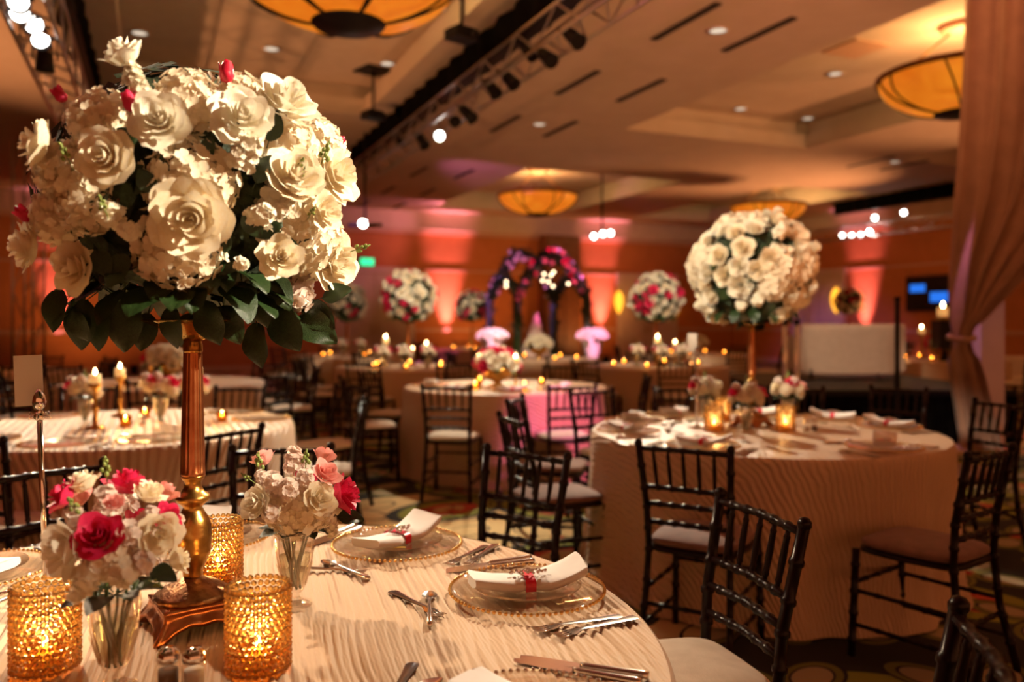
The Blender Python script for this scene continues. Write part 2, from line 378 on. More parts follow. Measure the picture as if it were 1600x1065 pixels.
# dark slot diffusers in pairs along the soffit
sl = MB(); sl.box((0, 0, 0), (.085, 1.15, .02)); slm = sl.mesh('slot_diffuser', M['slot'], False)
def on_ceiling(px, py, z): Y = (z-H)*1280/(500-py); X = (px-800)/1280*Y; return X*CP+Y*SP, -X*SP+Y*CP     # v, u
for px, py in ((1069, 34), (1183, 54), (901, 129), (1000, 141), (789, 193), (875, 201), (654, 268), (724, 272), (606, 297), (668, 300), (568, 318), (624, 321)):
    v, u = on_ceiling(px, py, ZC); inst('slot_diffuser', slm, ceil, (v, u, ZC-.008))
for px, py in ((1360, 252), (1412, 258)):
    v, u = on_ceiling(px, py, ZC); inst('slot_diffuser', slm, ceil, (v, u, ZC-.008), rz=PI/2*.0)
gr = MB(); gr.box((0, 0, 0), (.6, .6, .02)); inst('return_air_grille', gr.mesh('return_air_grille', M['trim'], False), ceil, (8.6, 8.2, ZT-.012))
# recessed downlights
dl = MB(); dl.lathe([(.10, .0), (.125, -.012), (.125, -.02), (.09, -.018)], 20, cap=False); dlm = dl.mesh('ring', M['white_paint'])
dl2 = MB(); dl2.lathe([(.0, -.004), (.10, -.004)], 20, cap=False); dlm2 = dl2.mesh('lens', M['down'])
L_ = []
for px, py, z in ((424, 75, ZT-.03), (605, 98, ZT-.03), (683, 11, ZT-.03), (1122, 46, ZC), (843, 193, ZC), (1157, 169, ZT), (1262, 184, ZT), (1305, 114, ZT), (1398, 252, ZC), (218, 50, ZT-.03)):
    v, u = on_ceiling(px, py, z); o = empty('downlight', W(u, v, z-.002)); inst('trim_ring', dlm, o); inst('lens', dlm2, o); L_.append(o)
order_labels(L_, 'round recessed downlight in the ceiling, {}', 'downlight', 'recessed ceiling downlights')

def wallbox(name, u0, u1, v0, v1, z0, z1, m):
    b = MB(); b.box(((v0+v1)/2, (u0+u1)/2, (z0+z1)/2), (v1-v0, u1-u0, z1-z0)); return S(b.build(name, M[m], smooth=False, rz=PSI))
wallbox('wall_far', U_FAR, U_FAR+.2, V_LEFT-.2, V_RIGHT+.2, 0, ZC+.1, 'wall')
wallbox('wall_right', -7, U_FAR, V_RIGHT, V_RIGHT+.2, 0, ZC+.1, 'wall')
wallbox('wall_left', -7, U_FAR, V_LEFT-.2, V_LEFT, 0, ZC+.1, 'wall')
n = 1
for z0, z1, d, m in ((3.98, ZC, .22, 'ceiling'), (3.86, 3.98, .10, 'trim'), (2.78, 2.84, .03, 'trim'), (1.02, 1.12, .05, 'trim'), (0, .16, .03, 'trim')):
    nm = 'baseboard_' if z0 == 0 else 'trim_'
    wallbox(nm+('far' if z0 == 0 else str(n)), U_FAR-d, U_FAR, V_LEFT, V_RIGHT, z0, z1, m); n += 1
    wallbox(nm+('right' if z0 == 0 else str(n)), -7, U_FAR-d, V_RIGHT-d, V_RIGHT, z0, z1, m); n += 1
# double doors
def door(name, wall, c, w_=2.0, h=2.7):
    o = empty(name, W(U_FAR, c) if wall == 'far' else W(c, V_RIGHT), PSI if wall == 'far' else PSI-PI/2); S(o)
    f = MB(); f.box((-w_/2-.08, -.05, h/2), (.16, .1, h)); f.box((w_/2+.08, -.05, h/2), (.16, .1, h)); f.box((0, -.05, h+.09), (w_+.36, .1, .18)); f.build('door_frame', M['white_paint'], o, False)
    for s in (-1, 1):
        lf = MB(); lf.box((s*w_/4, -.03, h/2), (w_/2-.02, .05, h-.02)); leaf = lf.build('door_leaf', M['white_paint'], o, False)
        for z0, z1 in ((.25, 1.1), (1.25, h-.25)):
            p = MB(); p.box((s*w_/4, -.065, (z0+z1)/2), (w_/2-.34, .02, z1-z0)); p.build('door_panel', M['white_paint'], leaf, False)
        hd = MB(); hd.tube([(s*.08, -.09, .95), (s*.08, -.09, 1.25)], .014); hd.build('door_handle', M['gold'], leaf)
def v_at(px): # v where a ray at this bearing meets the far wall
    t = (px-800)/1280; Y = U_FAR/(CP-SP*t); return (t*CP+SP)*Y
def u_at(px):
    t = (px-800)/1280; Y = V_RIGHT/(t*CP+SP); return (CP-t*SP)*Y
door('door_1', 'far', v_at(585)); door('door_2', 'far', v_at(1010)); door('door_3', 'right', u_at(1280), 1.8)
# panelled wood pier behind the arch
o = empty('pier', W(U_FAR, v_at(868)), PSI); tag(o, 'dark walnut panelled pier on the far wall behind the floral arch', 'pier')
p = MB(); p.box((0, -.25, 1.98), (1.2, .5, 3.96)); p.build('body', M['walnut'], o, False)
for s in (-.3, .3):
    p = MB(); p.box((s, -.515, 2.2), (.46, .03, 3.2)); p.build('panel', M['walnut'], o, False)
# exit sign
o = empty('exit_sign', W(U_FAR-.1, v_at(572), 3.0), PSI); tag(o, 'small green lit exit sign above the left double door', 'exit sign')
p = MB(); p.box((0, 0, 0), (.42, .06, .24)); p.build('housing', M['black'], o, False)
p = MB(); p.box((0, -.035, 0), (.38, .012, .2)); p.build('lit_face', M['greenexit'], o, False)
# wall sconces and pink up-lighters
def sconce(loc, rz, lab):
    o = empty('wall_sconce', loc, rz); tag(o, lab, 'sconce')
    p = MB(); p.lathe([(.02, -.32), (.09, -.2), (.14, 0), (.13, .22), (.07, .36), (.02, .4)], 14, (0, -.12, 0)); p.build('shade', M['sconce'], o)
    p = MB(); p.box((0, -.02, -.1), (.12, .04, .5)); p.build('back_plate', M['bronze'], o, False)
sconce(W(U_FAR, v_at(964), 1.9), PSI, 'amber glass wall sconce between the arch and a white door')
sconce(W(U_FAR, v_at(614), 1.8), PSI, 'amber wall sconce just below the pink and white flower ball')
sconce(W(U_FAR, v_at(1052), 1.8), PSI, 'amber wall sconce glimpsed behind the second pink and white ball')
sconce(W(u_at(1311), V_RIGHT, 1.9), PSI-PI/2, 'amber wall sconce on the right wall beside the door')
def uplight(loc, aim, power, lab, col=PINK, size=32):
    o = empty('uplight', loc, PSI); tag(o, lab, 'uplight', 'floor uplights along the walls')
    p = MB(); p.lathe([(.09, 0), (.1, .22), (.1, .24), (.085, .24), (.08, .2), (0, .2)], 14); p.build('housing', M['black'], o)
    p = MB(); p.tube([(-.13, 0, 0), (-.13, 0, .12), (.13, 0, .12), (.13, 0, 0)], .01, 6); p.build('yoke', M['black'], o)
    spot(Vector(loc)+Vector((0, 0, .26)), aim, power, col, size, 1.0, .06)
for px, pw, lab in ((697, 3400, 'pink floor uplight below the far wall left of the arch'), (938, 2800, 'pink floor uplight below the far wall right of the arch'), (210, 900, 'pink floor uplight on the far wall behind the tall near flowers'), (92, 1500, 'pink floor uplight at the far wall beside the lighting tower')):
    v = v_at(px); uplight(W(U_FAR-.38, v), W(U_FAR-.0, v, 3.2), pw, lab)
u = u_at(1352); uplight(W(u, V_RIGHT-.38), W(u, V_RIGHT, 3.2), 2400, 'pink floor uplight below the right wall')
for v in (8.5, 12.5): spot(W(U_FAR-2.5, v, .4), W(U_FAR+.1, v, 2.6), 200, AMBER, 100, .9)
spot(W(U_FAR-2.5, -1.5, .4), W(U_FAR+.1, -1.5, 2.4), 160, AMBER, 100, .9)
spot(W(14, V_RIGHT-2.5, .4), W(16, V_RIGHT, 2.6), 320, AMBER, 100, .9)

# chandeliers
def make_chandelier():
    o = empty('chandelier')
    r = .95; prof = [(0, -.46)]+[(r*math.sin(a), -.46*math.cos(a)) for a in [i*PI/2/12 for i in range(1, 13)]]
    p = MB(); p.lathe(prof, 48, cap=False); p.build('bowl', M['bowl'], o)
    p = MB(); p.lathe([(.93, -.02), (.99, -.02), (.99, .04), (.93, .04), (.93, -.02)], 48, cap=False); p.build('rim_band', M['bronze'], o)
    p = MB(); p.lathe([(0, -.52), (.06, -.515), (.30, -.47), (.32, -.445)], 32, cap=False); p.build('base_cap', M['black'], o)
    for k in range(6):
        for d in (-.16, .16):
            a = k*PI/3; pts = []
            for i in range(9):
                t = i/8*PI/2*.98+.02; aa = a+d*(i/8)**1.6; pts.append((1.012*r*math.sin(t)*math.cos(aa), 1.012*r*math.sin(t)*math.sin(aa), -.472*math.cos(t)))
            p = MB(); p.tube(pts, .013, 5); p.build('rib', M['black'], o)
    p = MB(); p.lathe([(0, .56), (.24, .56), (.26, .59), (.24, .64), (0, .64)], 28); p.build('canopy', M['trim'], o)
    for k in range(3):
        a = k*2*PI/3+.4; p = MB(); p.tube([(.9*math.cos(a), .9*math.sin(a), .02), (.1*math.cos(a), .1*math.sin(a), .58)], .012, 6); p.build('rod', M['bronze'], o)
    return o
CH = [(-1.41, 7.07, 'large amber bowl chandelier cut by the top of the frame', 420), (5.55, 10.1, 'amber bowl chandelier with crossed ribs half hidden by the drape', 480),
      (.62, 19.8, 'amber bowl chandelier lit pink, hanging beyond the middle table', 520), (6.75, 21.6, 'small distant amber chandelier above the white rose ball', 480)]
proto = make_chandelier()
for i, (x, y, lab, pw) in enumerate(CH):
    c = proto if i == 0 else copy_tree(proto); c.location = (x, y, 4.36); tag(c, lab, 'chandelier', 'bowl chandeliers')
    point((x, y, 4.5), pw*.17, (1, .68, .26), .25)

# ------------------------------------------------------------------ trusses and lamps
def truss(name, u0, u1, v, z0, z1, lab, wd=.3):
    o = empty(name, W(u0, v), PSI); tag(o, lab, 'lighting truss'); n = int((u1-u0)/.42)
    for sx in (-wd/2, wd/2):
        for z in (z0, z1):
            p = MB(); p.tube([(sx, 0, z), (sx, u1-u0, z)], .017, 6); p.build('chord', M['alu'], o)
    br = MB(); L = (u1-u0)/n; br.tube([(0, 0, 0), (0, L, z1-z0)], .011, 5, cap=False); a = br.mesh('brace', M['alu'])
    br = MB(); br.tube([(0, 0, z1-z0), (0, L, 0)], .011, 5, cap=False); c = br.mesh('brace', M['alu'])
    hb = MB(); hb.tube([(-wd/2, 0, 0), (wd/2, L, 0)], .011, 5, cap=False); hm = hb.mesh('brace', M['alu'])
    for k in range(n):
        for sx in (-wd/2, wd/2): inst('brace', a if k % 2 else c, o, (sx, k*L, z0))
        inst('brace', hm, o, (0, k*L, z0))
    return o
def valance(u0, u1, v, lab):
    o = empty('black_valance', W(u0, v, 0), PSI); tag(o, lab, 'valance')
    rows = [[(.03*math.sin(i*1.7), (u1-u0)*i/90, z) for i in range(91)] for z in (4.16, 4.28, 4.4, 4.49)]
    p = MB(); p.grid(rows); p.grid([[(x+.17, y, z) for x, y, z in r] for r in rows]); p.build('drape', M['drapeblack'], o)
    p = MB(); p.box((.085, (u1-u0)/2, 4.17), (.16, u1-u0, .02)); p.build('batten', M['black'], o, False)
truss('lighting_truss', 3.0, 15.0, TR, 3.86, 4.14, 'aluminium lighting truss under the ceiling running from top centre to the flowers')
valance(3.0, 15.0, TR-.1, 'black valance above the centre lighting truss')
truss('lighting_truss', 2.0, 15.0, TL, 3.52, 3.9, 'aluminium lighting truss in the upper left corner')
valance(2.0, 15.0, TL, 'black valance above the left lighting truss')
truss('lighting_truss', 8.0, 17.4, TF, 3.5, 3.8, 'dark lighting truss on the right above the stage')
valance(8.0, 16.6, TF, 'black valance above the right lighting truss')
tw = truss('lighting_tower', 0, 4.0, 0, -.15, .15, 'upright aluminium truss tower at the left edge'); tw.location = (-7.2, 12.2, .02); tw.rotation_euler = (PI/2, 0, 0)

def make_can():
    o = empty('stage_lamp')
    p = MB(); p.lathe([(.02, .18), (.055, .15), (.065, 0), (.075, -.06), (.07, -.06), (.06, -.02)], 16, cap=False); p.build('housing', M['black'], o)
    p = MB(); p.tube([(-.085, 0, .03), (-.085, 0, .2), (.085, 0, .2), (.085, 0, .03)], .01, 6); p.build('yoke', M['black'], o)
    p = MB(); p.lathe([(0, -.03), (.058, -.03)], 16, cap=False); p.build('lens', M['lens'], o)
    return o
can0 = make_can(); used = [0]; cans = []
def can(loc, aim, bright=True, hot=False, grp=None):
    c = can0 if not used[0] else copy_tree(can0); used[0] = 1
    loc = Vector(loc); c.location = loc; c.rotation_euler = (loc-Vector(aim)).to_track_quat('Z', 'Y').to_euler()
    for ch in c.children:
        if ch.name.startswith('lens'):
            ch.data = ch.data.copy(); ch.data.materials[0] = M['lens_hot'] if hot else (M['lens'] if bright else M['black'])
    cans.append(c); return c
def at(px, py, Y): return Vector(((px-800)/1280*Y, Y, H+(500-py)/1280*Y))
g1 = [can(at(px, py, 4729/(px-240)), aim, br) for px, py, aim, br in ((687, 212, (-.6, 1.6, 1.5), 1), (662, 224, (1, 9, 0), 0), (735, 182, (3, 8, 0), 0), (712, 190, (-1, 0, 1.5), 0), (772, 142, (2, 6, 0), 0), (829, 82, (3, 5, 0), 0), (629, 222, (-3, 4, 2), 0), (900, 62, (3, 3, 0), 0), (858, 92, (3, 3, 0), 0), (800, 128, (3, 6, 0), 0))]
order_labels(g1, 'black can lamp clamped under the centre truss, {}', 'stage lamp', 'lamps on the centre truss')
g2 = [can(at(px, py, Y), aim, 1) for px, py, Y, aim in ((32, 21, 5.6, (-.9, 0, 2.2)), (54, 39, 6.15, (-.9, 0, 2.0)), (62, 60, 6.3, (-1.4, 4, 1.0)), (28, 0, 5.3, (-1.5, 3, 1)))]
g2.append(can(at(70, 100, 6.6), (-4, 7, 0), 0))
order_labels(g2, 'lit can lamp on the upper left truss, {}', 'stage lamp', 'lamps on the left truss')
g3 = [can(at(px, py, Y), (.3, 2, 1.4), 1, hot) for px, py, Y, hot in ((1316, 368, 22, 0), (1331, 368, 22, 0), (1345, 367, 21.5, 0), (1359, 362, 21, 1), (1367, 340, 21, 0), (1412, 332, 20, 0))]
order_labels(g3, 'glaring can lamp on the right truss, {}', 'stage lamp', 'lamps on the right truss')
g4 = [can(at(px, py, 17.5), (0, 1, 1.4), 1) for px, py in ((928, 369), (942, 365), (954, 364))]
order_labels(g4, 'lit can lamp in the cluster above the far door, {}', 'stage lamp', 'lamps above the far door')
c = can(at(567, 349, 13.5), (0, 1, 1.4), 1, 1); tag(c, 'single bright lamp just right of the tall near flower ball', 'stage lamp')
# drop pipes carry the lamps that hang away from a truss
for (px, py, Y), lab in (((942, 365, 17.5), 'thin black bar carrying the lamp cluster above the far door'), ((567, 349, 13.5), 'thin black drop pipe above the single bright lamp')):
    q = at(px, py, Y); o = empty('drop_pipe', (q.x, q.y+.2, q.z)); tag(o, lab, 'pipe')
    p = MB(); p.tube([(0, 0, 0), (0, 0, ZC-q.z)], .02, 6); p.build('pipe', M['black'], o)
    p = MB(); p.tube([(-.28, 0, 0), (.28, 0, 0)], .03, 6); p.build('crossbar', M['black'], o)

# projectors on ceiling poles
def projector(x, y, z, lab, rz, k=1):
    o = empty('projector', (x, y, z), rz); tag(o, lab, 'projector', 'ceiling projectors')
    p = MB(); p.box((0, 0, 0), (.46*k, .36*k, .17*k)); p.box((0, 0, .1*k), (.36*k, .28*k, .04*k)); p.build('body', M['black'], o, False)
    p = MB(); p.lathe([(.06, 0), (.07, .05), (.05, .07)], 14); q = p.build('lens_barrel', M['black'], o); q.location = (.12*k, -.18*k, 0); q.scale = (k, k, k); q.rotation_euler = (PI/2, 0, 0)
    p = MB(); p.tube([(0, 0, .1), (0, 0, ZT-.04-z)], .02, 8); p.build('pole', M['black'], o)
    p = MB(); p.box((0, 0, ZT-.05-z), (.42, .42, .025)); p.build('ceiling_plate', M['black'], o, False)
    p = MB(); p.tube([(.1, .06, .05), (.17, .07, .1), (.16, .06, -.03), (.1, .06, -.04)], .008, 5); p.build('cable', M['black'], o)
projector(-.52, 8.46, 4.3, 'black projector on a pole beside the big amber chandelier', PSI+.3, .62)
projector(-2.0, 11.8, 4.3, 'smaller black projector on a pole, near the tall flower ball', PSI+.3, .62)

# ------------------------------------------------------------------ chairs
def bamboo(pts, r, nodes_, n=8):
    """a rod turned like bamboo: a swelling ring at each node"""
    P = [Vector(p) for p in pts]; cum = [0]
    for i in range(len(P)-1): cum.append(cum[-1]+(P[i+1]-P[i]).length)
    T = cum[-1]
    def pos(s):
        s = max(0, min(T, s))
        for i in range(len(P)-1):
            if s <= cum[i+1]+1e-9: return P[i].lerp(P[i+1], (s-cum[i])/max(1e-9, cum[i+1]-cum[i]))
        return P[-1]
    st = [(0, r)]
    for c in cum[1:-1]: st.append((c, r))
    for k in nodes_:
        for d, f in ((-.011, 1), (-.006, 1.28), (.006, 1.28), (.011, 1)): st.append((k*T+d, r*f))
    st.append((T, r)); st = sorted([x for x in st if 0 <= x[0] <= T])
    b = MB(); b.tube([pos(s) for s, _ in st], [q for _, q in st], n); return b
def chair_parts(seat):
    P = []
    def add(name, b, mi=0, sm=True): P.append((name, b, mi))
    for s in (-1, 1):
        b = bamboo([(s*.200, -.265, 0), (s*.185, -.205, .25), (s*.178, -.185, .45), (s*.184, -.195, .62), (s*.200, -.245, .87)], .0155, (.12, .24, .36, .5, .60, .70, .79, .9))
        b.ball((s*.2005, -.2465, .876), .019, 8, 5); add('back_post', b)
        b = bamboo([(s*.205, .205, 0), (s*.195, .19, .44)], .016, (.15, .4, .6, .85)); add('front_leg', b)
    def yb(z): # the curve of the back
        zs = (.45, .62, .87); ys = (-.185, -.195, -.245); xs = (.178, .184, .2); i = 0 if z < .62 else 1; t = (z-zs[i])/(zs[i+1]-zs[i]); return xs[i]+(xs[i+1]-xs[i])*t, ys[i]+(ys[i+1]-ys[i])*t
    for z, nm in ((.855, 'top_rail'), (.695, 'back_rail'), (.625, 'back_rail'), (.55, 'back_rail')):
        x, y = yb(z); add(nm, bamboo([(-x, y, z), (0, y-.012, z+.004), (x, y, z)], .011, (.17, .34, .5, .66, .83)))
    for k in range(5):
        t = (k-2)/3; x1, y1 = yb(.855); x0, y0 = yb(.695); c = 1-abs(t)*.6
        b = MB(); pts = []; rad = []
        for i, f in enumerate((0, .12, .16, .2, .5, .8, .84, .88, 1)):
            pts.append((t*(x0+(x1-x0)*f), y0+(y1-y0)*f-.012*(1-t*t), .695+.16*f)); rad.append((.006, .007, .0095, .008, .0098, .008, .0095, .007, .006)[i])
        b.tube(pts, rad, 8, cap=False); add('spindle', b)
    for s in (-1, 1):
        for z in (.13, .27): add('stretcher', bamboo([(s*.2, .2, z), (s*(.193), -.235+.1*z, z)], .0095, (.25, .5, .75), 6))
    add('stretcher', bamboo([(-.198, .198, .30), (.198, .198, .30)], .0095, (.25, .5, .75), 6))
    add('stretcher', bamboo([(-.19, -.213, .22), (.19, -.213, .22)], .0095, (.25, .5, .75), 6))
    def slab(z0, z1, hw, hd, puff, n=28):
        def ring(k, z):
            out = []
            for i in range(n):
                a = 2*PI*i/n; c_, s_ = math.cos(a), math.sin(a); e = .42
                x = math.copysign(abs(c_)**e, c_)*hw*k; y = math.copysign(abs(s_)**e, s_)*hd*k
                out.append((x*(1-.06*(y < 0)), y, z))
            return out
        b = MB(); rows = [ring(.9, z0), ring(1, z0+(z1-z0)*.25), ring(1, z0+(z1-z0)*.7), ring(.93, z1), ring(.6, z1+puff), ring(.2, z1+puff*1.3)]
        b.grid(rows, closed=True); b.add(rows[-1], [tuple(range(n))]); b.add(rows[0], [tuple(range(n-1, -1, -1))]); return b
    add('seat', slab(.425, .452, .208, .205, 0))
    add('cushion', slab(.452, .485, .205, .20, .012), 1)
    return P
CP_ = chair_parts(0)
chair_mesh = {}
for key, cm in (('ivory', M['ivory']), ('taupe', M['taupe'])):
    chair_mesh[key] = [(nm, b.mesh(nm, cm if mi else M['wood'])) for nm, b, mi in CP_] if key == 'ivory' else None
chair_mesh['taupe'] = [(nm, me if nm != 'cushion' else CP_[-1][1].mesh('cushion', M['taupe'])) for nm, me in chair_mesh['ivory']]
b = MB()
for nm, p, mi in CP_: b.put(p, Matrix(), mi)
far_chair = b.mesh('chiavari_chair', [M['wood'], M['ivory']])
def chair(x, y, fx, fy, cush='ivory', far=False):
    """x, y: middle of the backrest's foot line; fx, fy: the way the sitter faces"""
    a = math.atan2(fy, fx)-PI/2; d = Vector((fx, fy, 0)).normalized(); loc = Vector((x, y, 0))+d*.225
    if far: return inst('banquet_chair', far_chair, None, loc, a)
    o = empty('banquet_chair', loc, a); o.scale = (.93, 1, .99)
    for nm, me in chair_mesh[cush]: inst(nm, me, o)
    return o
GC = 'dark bamboo-style banquet chairs'
for x, y, fx, fy, cu, lab in (
    (.04, 3.05, -.6, -.8, 'ivory', 'dark chair facing us across the near table, beside the bright carpet patch'),
    (.63, 2.15, -.95, -.3, 'ivory', 'nearest full-backed dark chair with white cushion at the right of the near table'),
    (.70, 1.24, -.96, .27, 'ivory', 'dark chair cut off at the bottom right corner'),
    (-.89, 3.16, .14, -.98, 'ivory', 'dark chair at the near table right behind the fluted gold column'),
    (-1.53, 2.70, .75, -.66, 'ivory', 'dark chair at the left edge behind the pink bouquet'),
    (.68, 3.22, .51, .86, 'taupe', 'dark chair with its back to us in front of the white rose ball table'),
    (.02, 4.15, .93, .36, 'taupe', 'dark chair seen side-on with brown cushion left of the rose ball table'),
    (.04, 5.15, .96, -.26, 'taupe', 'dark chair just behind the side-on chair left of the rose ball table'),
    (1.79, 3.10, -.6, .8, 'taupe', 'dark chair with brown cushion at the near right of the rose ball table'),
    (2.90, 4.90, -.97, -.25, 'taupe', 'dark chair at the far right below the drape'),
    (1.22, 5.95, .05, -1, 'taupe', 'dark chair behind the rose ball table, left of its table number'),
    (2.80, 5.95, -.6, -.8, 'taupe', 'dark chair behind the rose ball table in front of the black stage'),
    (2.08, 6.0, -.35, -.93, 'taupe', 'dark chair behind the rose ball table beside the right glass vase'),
    (.57, 5.75, .5, -.87, 'ivory', 'dark chair against the pink lit cloth, behind the rose ball table'),
    (-2.28, 3.42, .1, 1, 'ivory', 'dark chair cut by the left edge, back towards us at the striped table'),
    (-1.28, 3.68, -.87, .49, 'ivory', 'dark chair back half hidden by the fluted column at the striped table'),
    (-.92, 4.95, -.95, -.2, 'ivory', 'dark chair right of the striped table, seen from behind'),
    (-2.0, 6.0, -.1, -1, 'ivory', 'dark chair beyond the striped table below the hanging leaves'),
    (-1.2, 6.1, -.6, -.8, 'ivory', 'dark chair beyond the striped table, nearest the middle table'),
    (-3.1, 6.0, .3, -.95, 'ivory', 'dark chair beyond the striped table behind its candles'),
    (-.49, 6.15, .15, .98, 'ivory', 'dark chair with white cushion and back to us at the middle table'),
    (.45, 6.18, -.25, .97, 'ivory', 'dark chair with white cushion in front of the pink lit cloth'),
    (-1.42, 6.95, .95, .3, 'ivory', 'dark chair with broad white cushion left of the middle table'),
    (-1.38, 8.0, .9, -.4, 'ivory', 'dark chair with white cushion tucked at the far left of the middle table'),
    (1.18, 7.25, -1, .05, 'ivory', 'dark chair seen edge-on right of the middle table'),
    (-.62, 8.8, .3, -.95, 'ivory', 'dark chair behind the middle table left of its gold bowl'),
    (.52, 8.84, -.3, -.95, 'ivory', 'dark chair behind the middle table right of its gold bowl')):
    tag(chair(x, y, fx, fy, cu), lab, 'chair', GC)

# ------------------------------------------------------------------ tables
TABLE_Z = .76
def ridge(a, l, seed=0):
    """pleat height: irregular narrow pleats across a, wandering slowly along l"""
    w_ = .012*np.sin(l*5.1+a*4+seed)+.004*np.sin(l*13+a*9)+.0012*np.sin(l*31+a*23)
    x = a+w_
    h = np.abs(np.sin(x*170+1.3*np.sin(x*37)+.7*np.sin(l*4+x*18)))**.35*.75+.3*np.sin(x*63+1.3*np.sin(l*6+x*9))+.12*np.sin(x*291+l*9)
    return h
def make_cloth(R, ang, fine, seed, hem=.012, wav=.035, folds=11):
    b = MB(); uv = []
    ca, sa = math.cos(ang), math.sin(ang)
    na, nl = (960, 110) if fine else (60, 30); amp = .0080 if fine else 0
    A = np.linspace(-.9995*R, .9995*R, na); T = np.linspace(-1, 1, nl)
    rows = []
    a2 = A[:, None]*np.ones((1, nl)); l2 = np.sqrt(np.maximum(R*R-a2*a2, 0))*T[None, :]
    z = TABLE_Z+amp*(ridge(a2, l2, seed)-.55) if fine else np.full_like(a2, TABLE_Z)
    edge = np.clip((R-np.hypot(a2, l2))/.03, 0, 1); z = TABLE_Z+(z-TABLE_Z)*edge-.002*(1-edge)
    X = a2*ca-l2*sa; Y = a2*sa+l2*ca
    for i in range(na): rows.append([(X[i, k], Y[i, k], z[i, k]) for k in range(nl)])
    b.grid(rows); uv += [(X[i, k], Y[i, k]) for i in range(na) for k in range(nl)]
    n = 220 if fine else 144; sk = []
    prof = [(0, 0), (.004, .004), (.010, .014), (.014, .03)]+[(None, d) for d in (.1, .2, .3, .42, .55, .66, .735, TABLE_Z-hem)]
    for o_, d in prof:
        row = []
        for k in range(n):
            t = 2*PI*k/n
            f = min(1, max(0, (d-.03)/.6))
            off = o_ if o_ is not None else .014+.03*f+f*wav*(math.sin(folds*t+seed)+.55*math.sin(folds*1.7*t+seed*2.3)+.35*math.sin(folds*2.6*t+1.1*seed))*.55
            if d > TABLE_Z-.05: off += .03
            r = R+off; row.append((r*math.cos(t), r*math.sin(t), TABLE_Z-.001-d)); uv.append(((R+d)*math.cos(t), (R+d)*math.sin(t)))
        sk.append(row)
    b.grid(sk, closed=True)
    return b, uv
T1, T2, T3, T4 = Vector((-.65, 1.50, 0)), Vector((1.36, 4.45, 0)), Vector((-2.2, 4.66, 0)), Vector((-.06, 7.5, 0))
GT = 'floor-length crinkled table cloths'
b, uv = make_cloth(.925, math.radians(17), True, 1.3)
tag(b.build('tablecloth', M['cloth_near'], uv=uv, loc=T1), 'crinkled champagne cloth over the near round table, filling the lower left', 'tablecloth', GT)
b, uv = make_cloth(.915, 0, False, 2.2); cm2 = b.mesh('tablecloth', M['cloth'], uv=uv)
tag(inst('tablecloth', cm2, None, T2, 0), 'crinkled champagne cloth on the round table under the white rose ball', 'tablecloth', GT)
M['cloth3'] = cloth_mat('crinkled_taffeta_left', math.radians(-24), CLOTH, 7, .8, .014, 2)
b, uv = make_cloth(.915, 0, False, 4.2); cm3 = b.mesh('tablecloth', M['cloth3'], uv=uv)
tag(inst('tablecloth', cm3, None, T3), 'striped-looking champagne cloth on the round table at the left with candles', 'tablecloth', GT)
tag(inst('tablecloth', cm2, None, T4, 1.2), 'champagne cloth, partly lit pink, on the middle round table', 'tablecloth', GT)
FAR_T = [((-3.35, 7.9), 'far left bowl table'), ((-1.33, 10.5), 'left pink ball table'), ((1.9, 10.8), 'right pink ball table'),
         ((-.86, 17.3), 'small ball table by the arch'), ((-2.8, 13.9), 'pale ball table'), ((.42, 12.7), 'table before the arch'),
         ((-6.2, 9.6), 'farthest left table'), ((3.3, 14.6), 'distant centre-right table'), ((6.6, 12.6), 'candlelit table behind the drape'), ((7.9, 19.2), 'distant right ball table')]
for i, ((x, y), nm) in enumerate(FAR_T): tag(inst('tablecloth', cm2, None, (x, y, 0), i*.7), 'pale cloth on the '+nm, 'tablecloth', GT)
BLOCK = [(4.2, 10.5, 1.9), (.45, 14.6, 1.25), (-.32, 13.6, .6), (1.33, 13.6, .6), (5.1, 8.7, .6), (9.6, 14.5, 1.2), (6.3, 12, .4), *[(x, y, 1.2) for (x, y), _ in FAR_T], (T4.x, T4.y, 1.25), (T3.x, T3.y, 1.3), (-1.22, 7.95, .5), (-.55, 8.55, .5), (.45, 8.6, .5), (-3.1, 6, .5), (-2, 6, .5)]
def ring_of_chairs(c, k0, n, nm, skip=(), r=1.42):
    L_ = []
    for k in range(n):
        a = k0+2*PI*k/n; x, y = c[0]+r*math.cos(a), c[1]+r*math.sin(a)
        if any((x-p)**2+(y-q)**2 < rr*rr for p, q, rr in BLOCK): continue
        BLOCK.append((x, y, .45)); L_.append(chair(x, y, -math.cos(a), -math.sin(a), far=True))
    order_labels(L_, 'dark chair at the '+nm+', {}', 'chair', 'chairs at the '+nm)
for i, ((x, y), nm) in enumerate(FAR_T):
    ring_of_chairs((x, y), .35+i*.21, 8 if i < 7 else 6, nm)

# ------------------------------------------------------------------ flowers
def petal(b, r0, r1, z0, h, half, curl, rot=0, nx=9, nt=7, rip=.0):
    """a cupped petal round the flower's axis: out from the base, then up, its lip rolled outwards"""
    rows = []
    for j in range(nt):
        t = j/(nt-1); row = []
        wd = half*(.40+.60*math.sin(min(1, t/.55)*PI/2))
        if t > .7: wd *= math.sqrt(max(.10, 1-((t-.7)/.335)**2))
        th = t*1.3
        for i in range(nx):
            s = -1+2*i/(nx-1); ph = s*wd+rot
            k = max(0, t-.62); r = r0+(r1-r0)*math.sin(th)/math.sin(1.3)+curl*k*k*(1-.3*s*s)+rip*math.sin(4*s+rot*3)*t*t
            z = z0+h*(1-math.cos(th))/(1-math.cos(1.3))-curl*.30*k*(1+.5*s*s)-.05*h*s*s*t
            row.append((r*math.sin(ph), -r*math.cos(ph), z))
        rows.append(row)
    b.grid(rows)
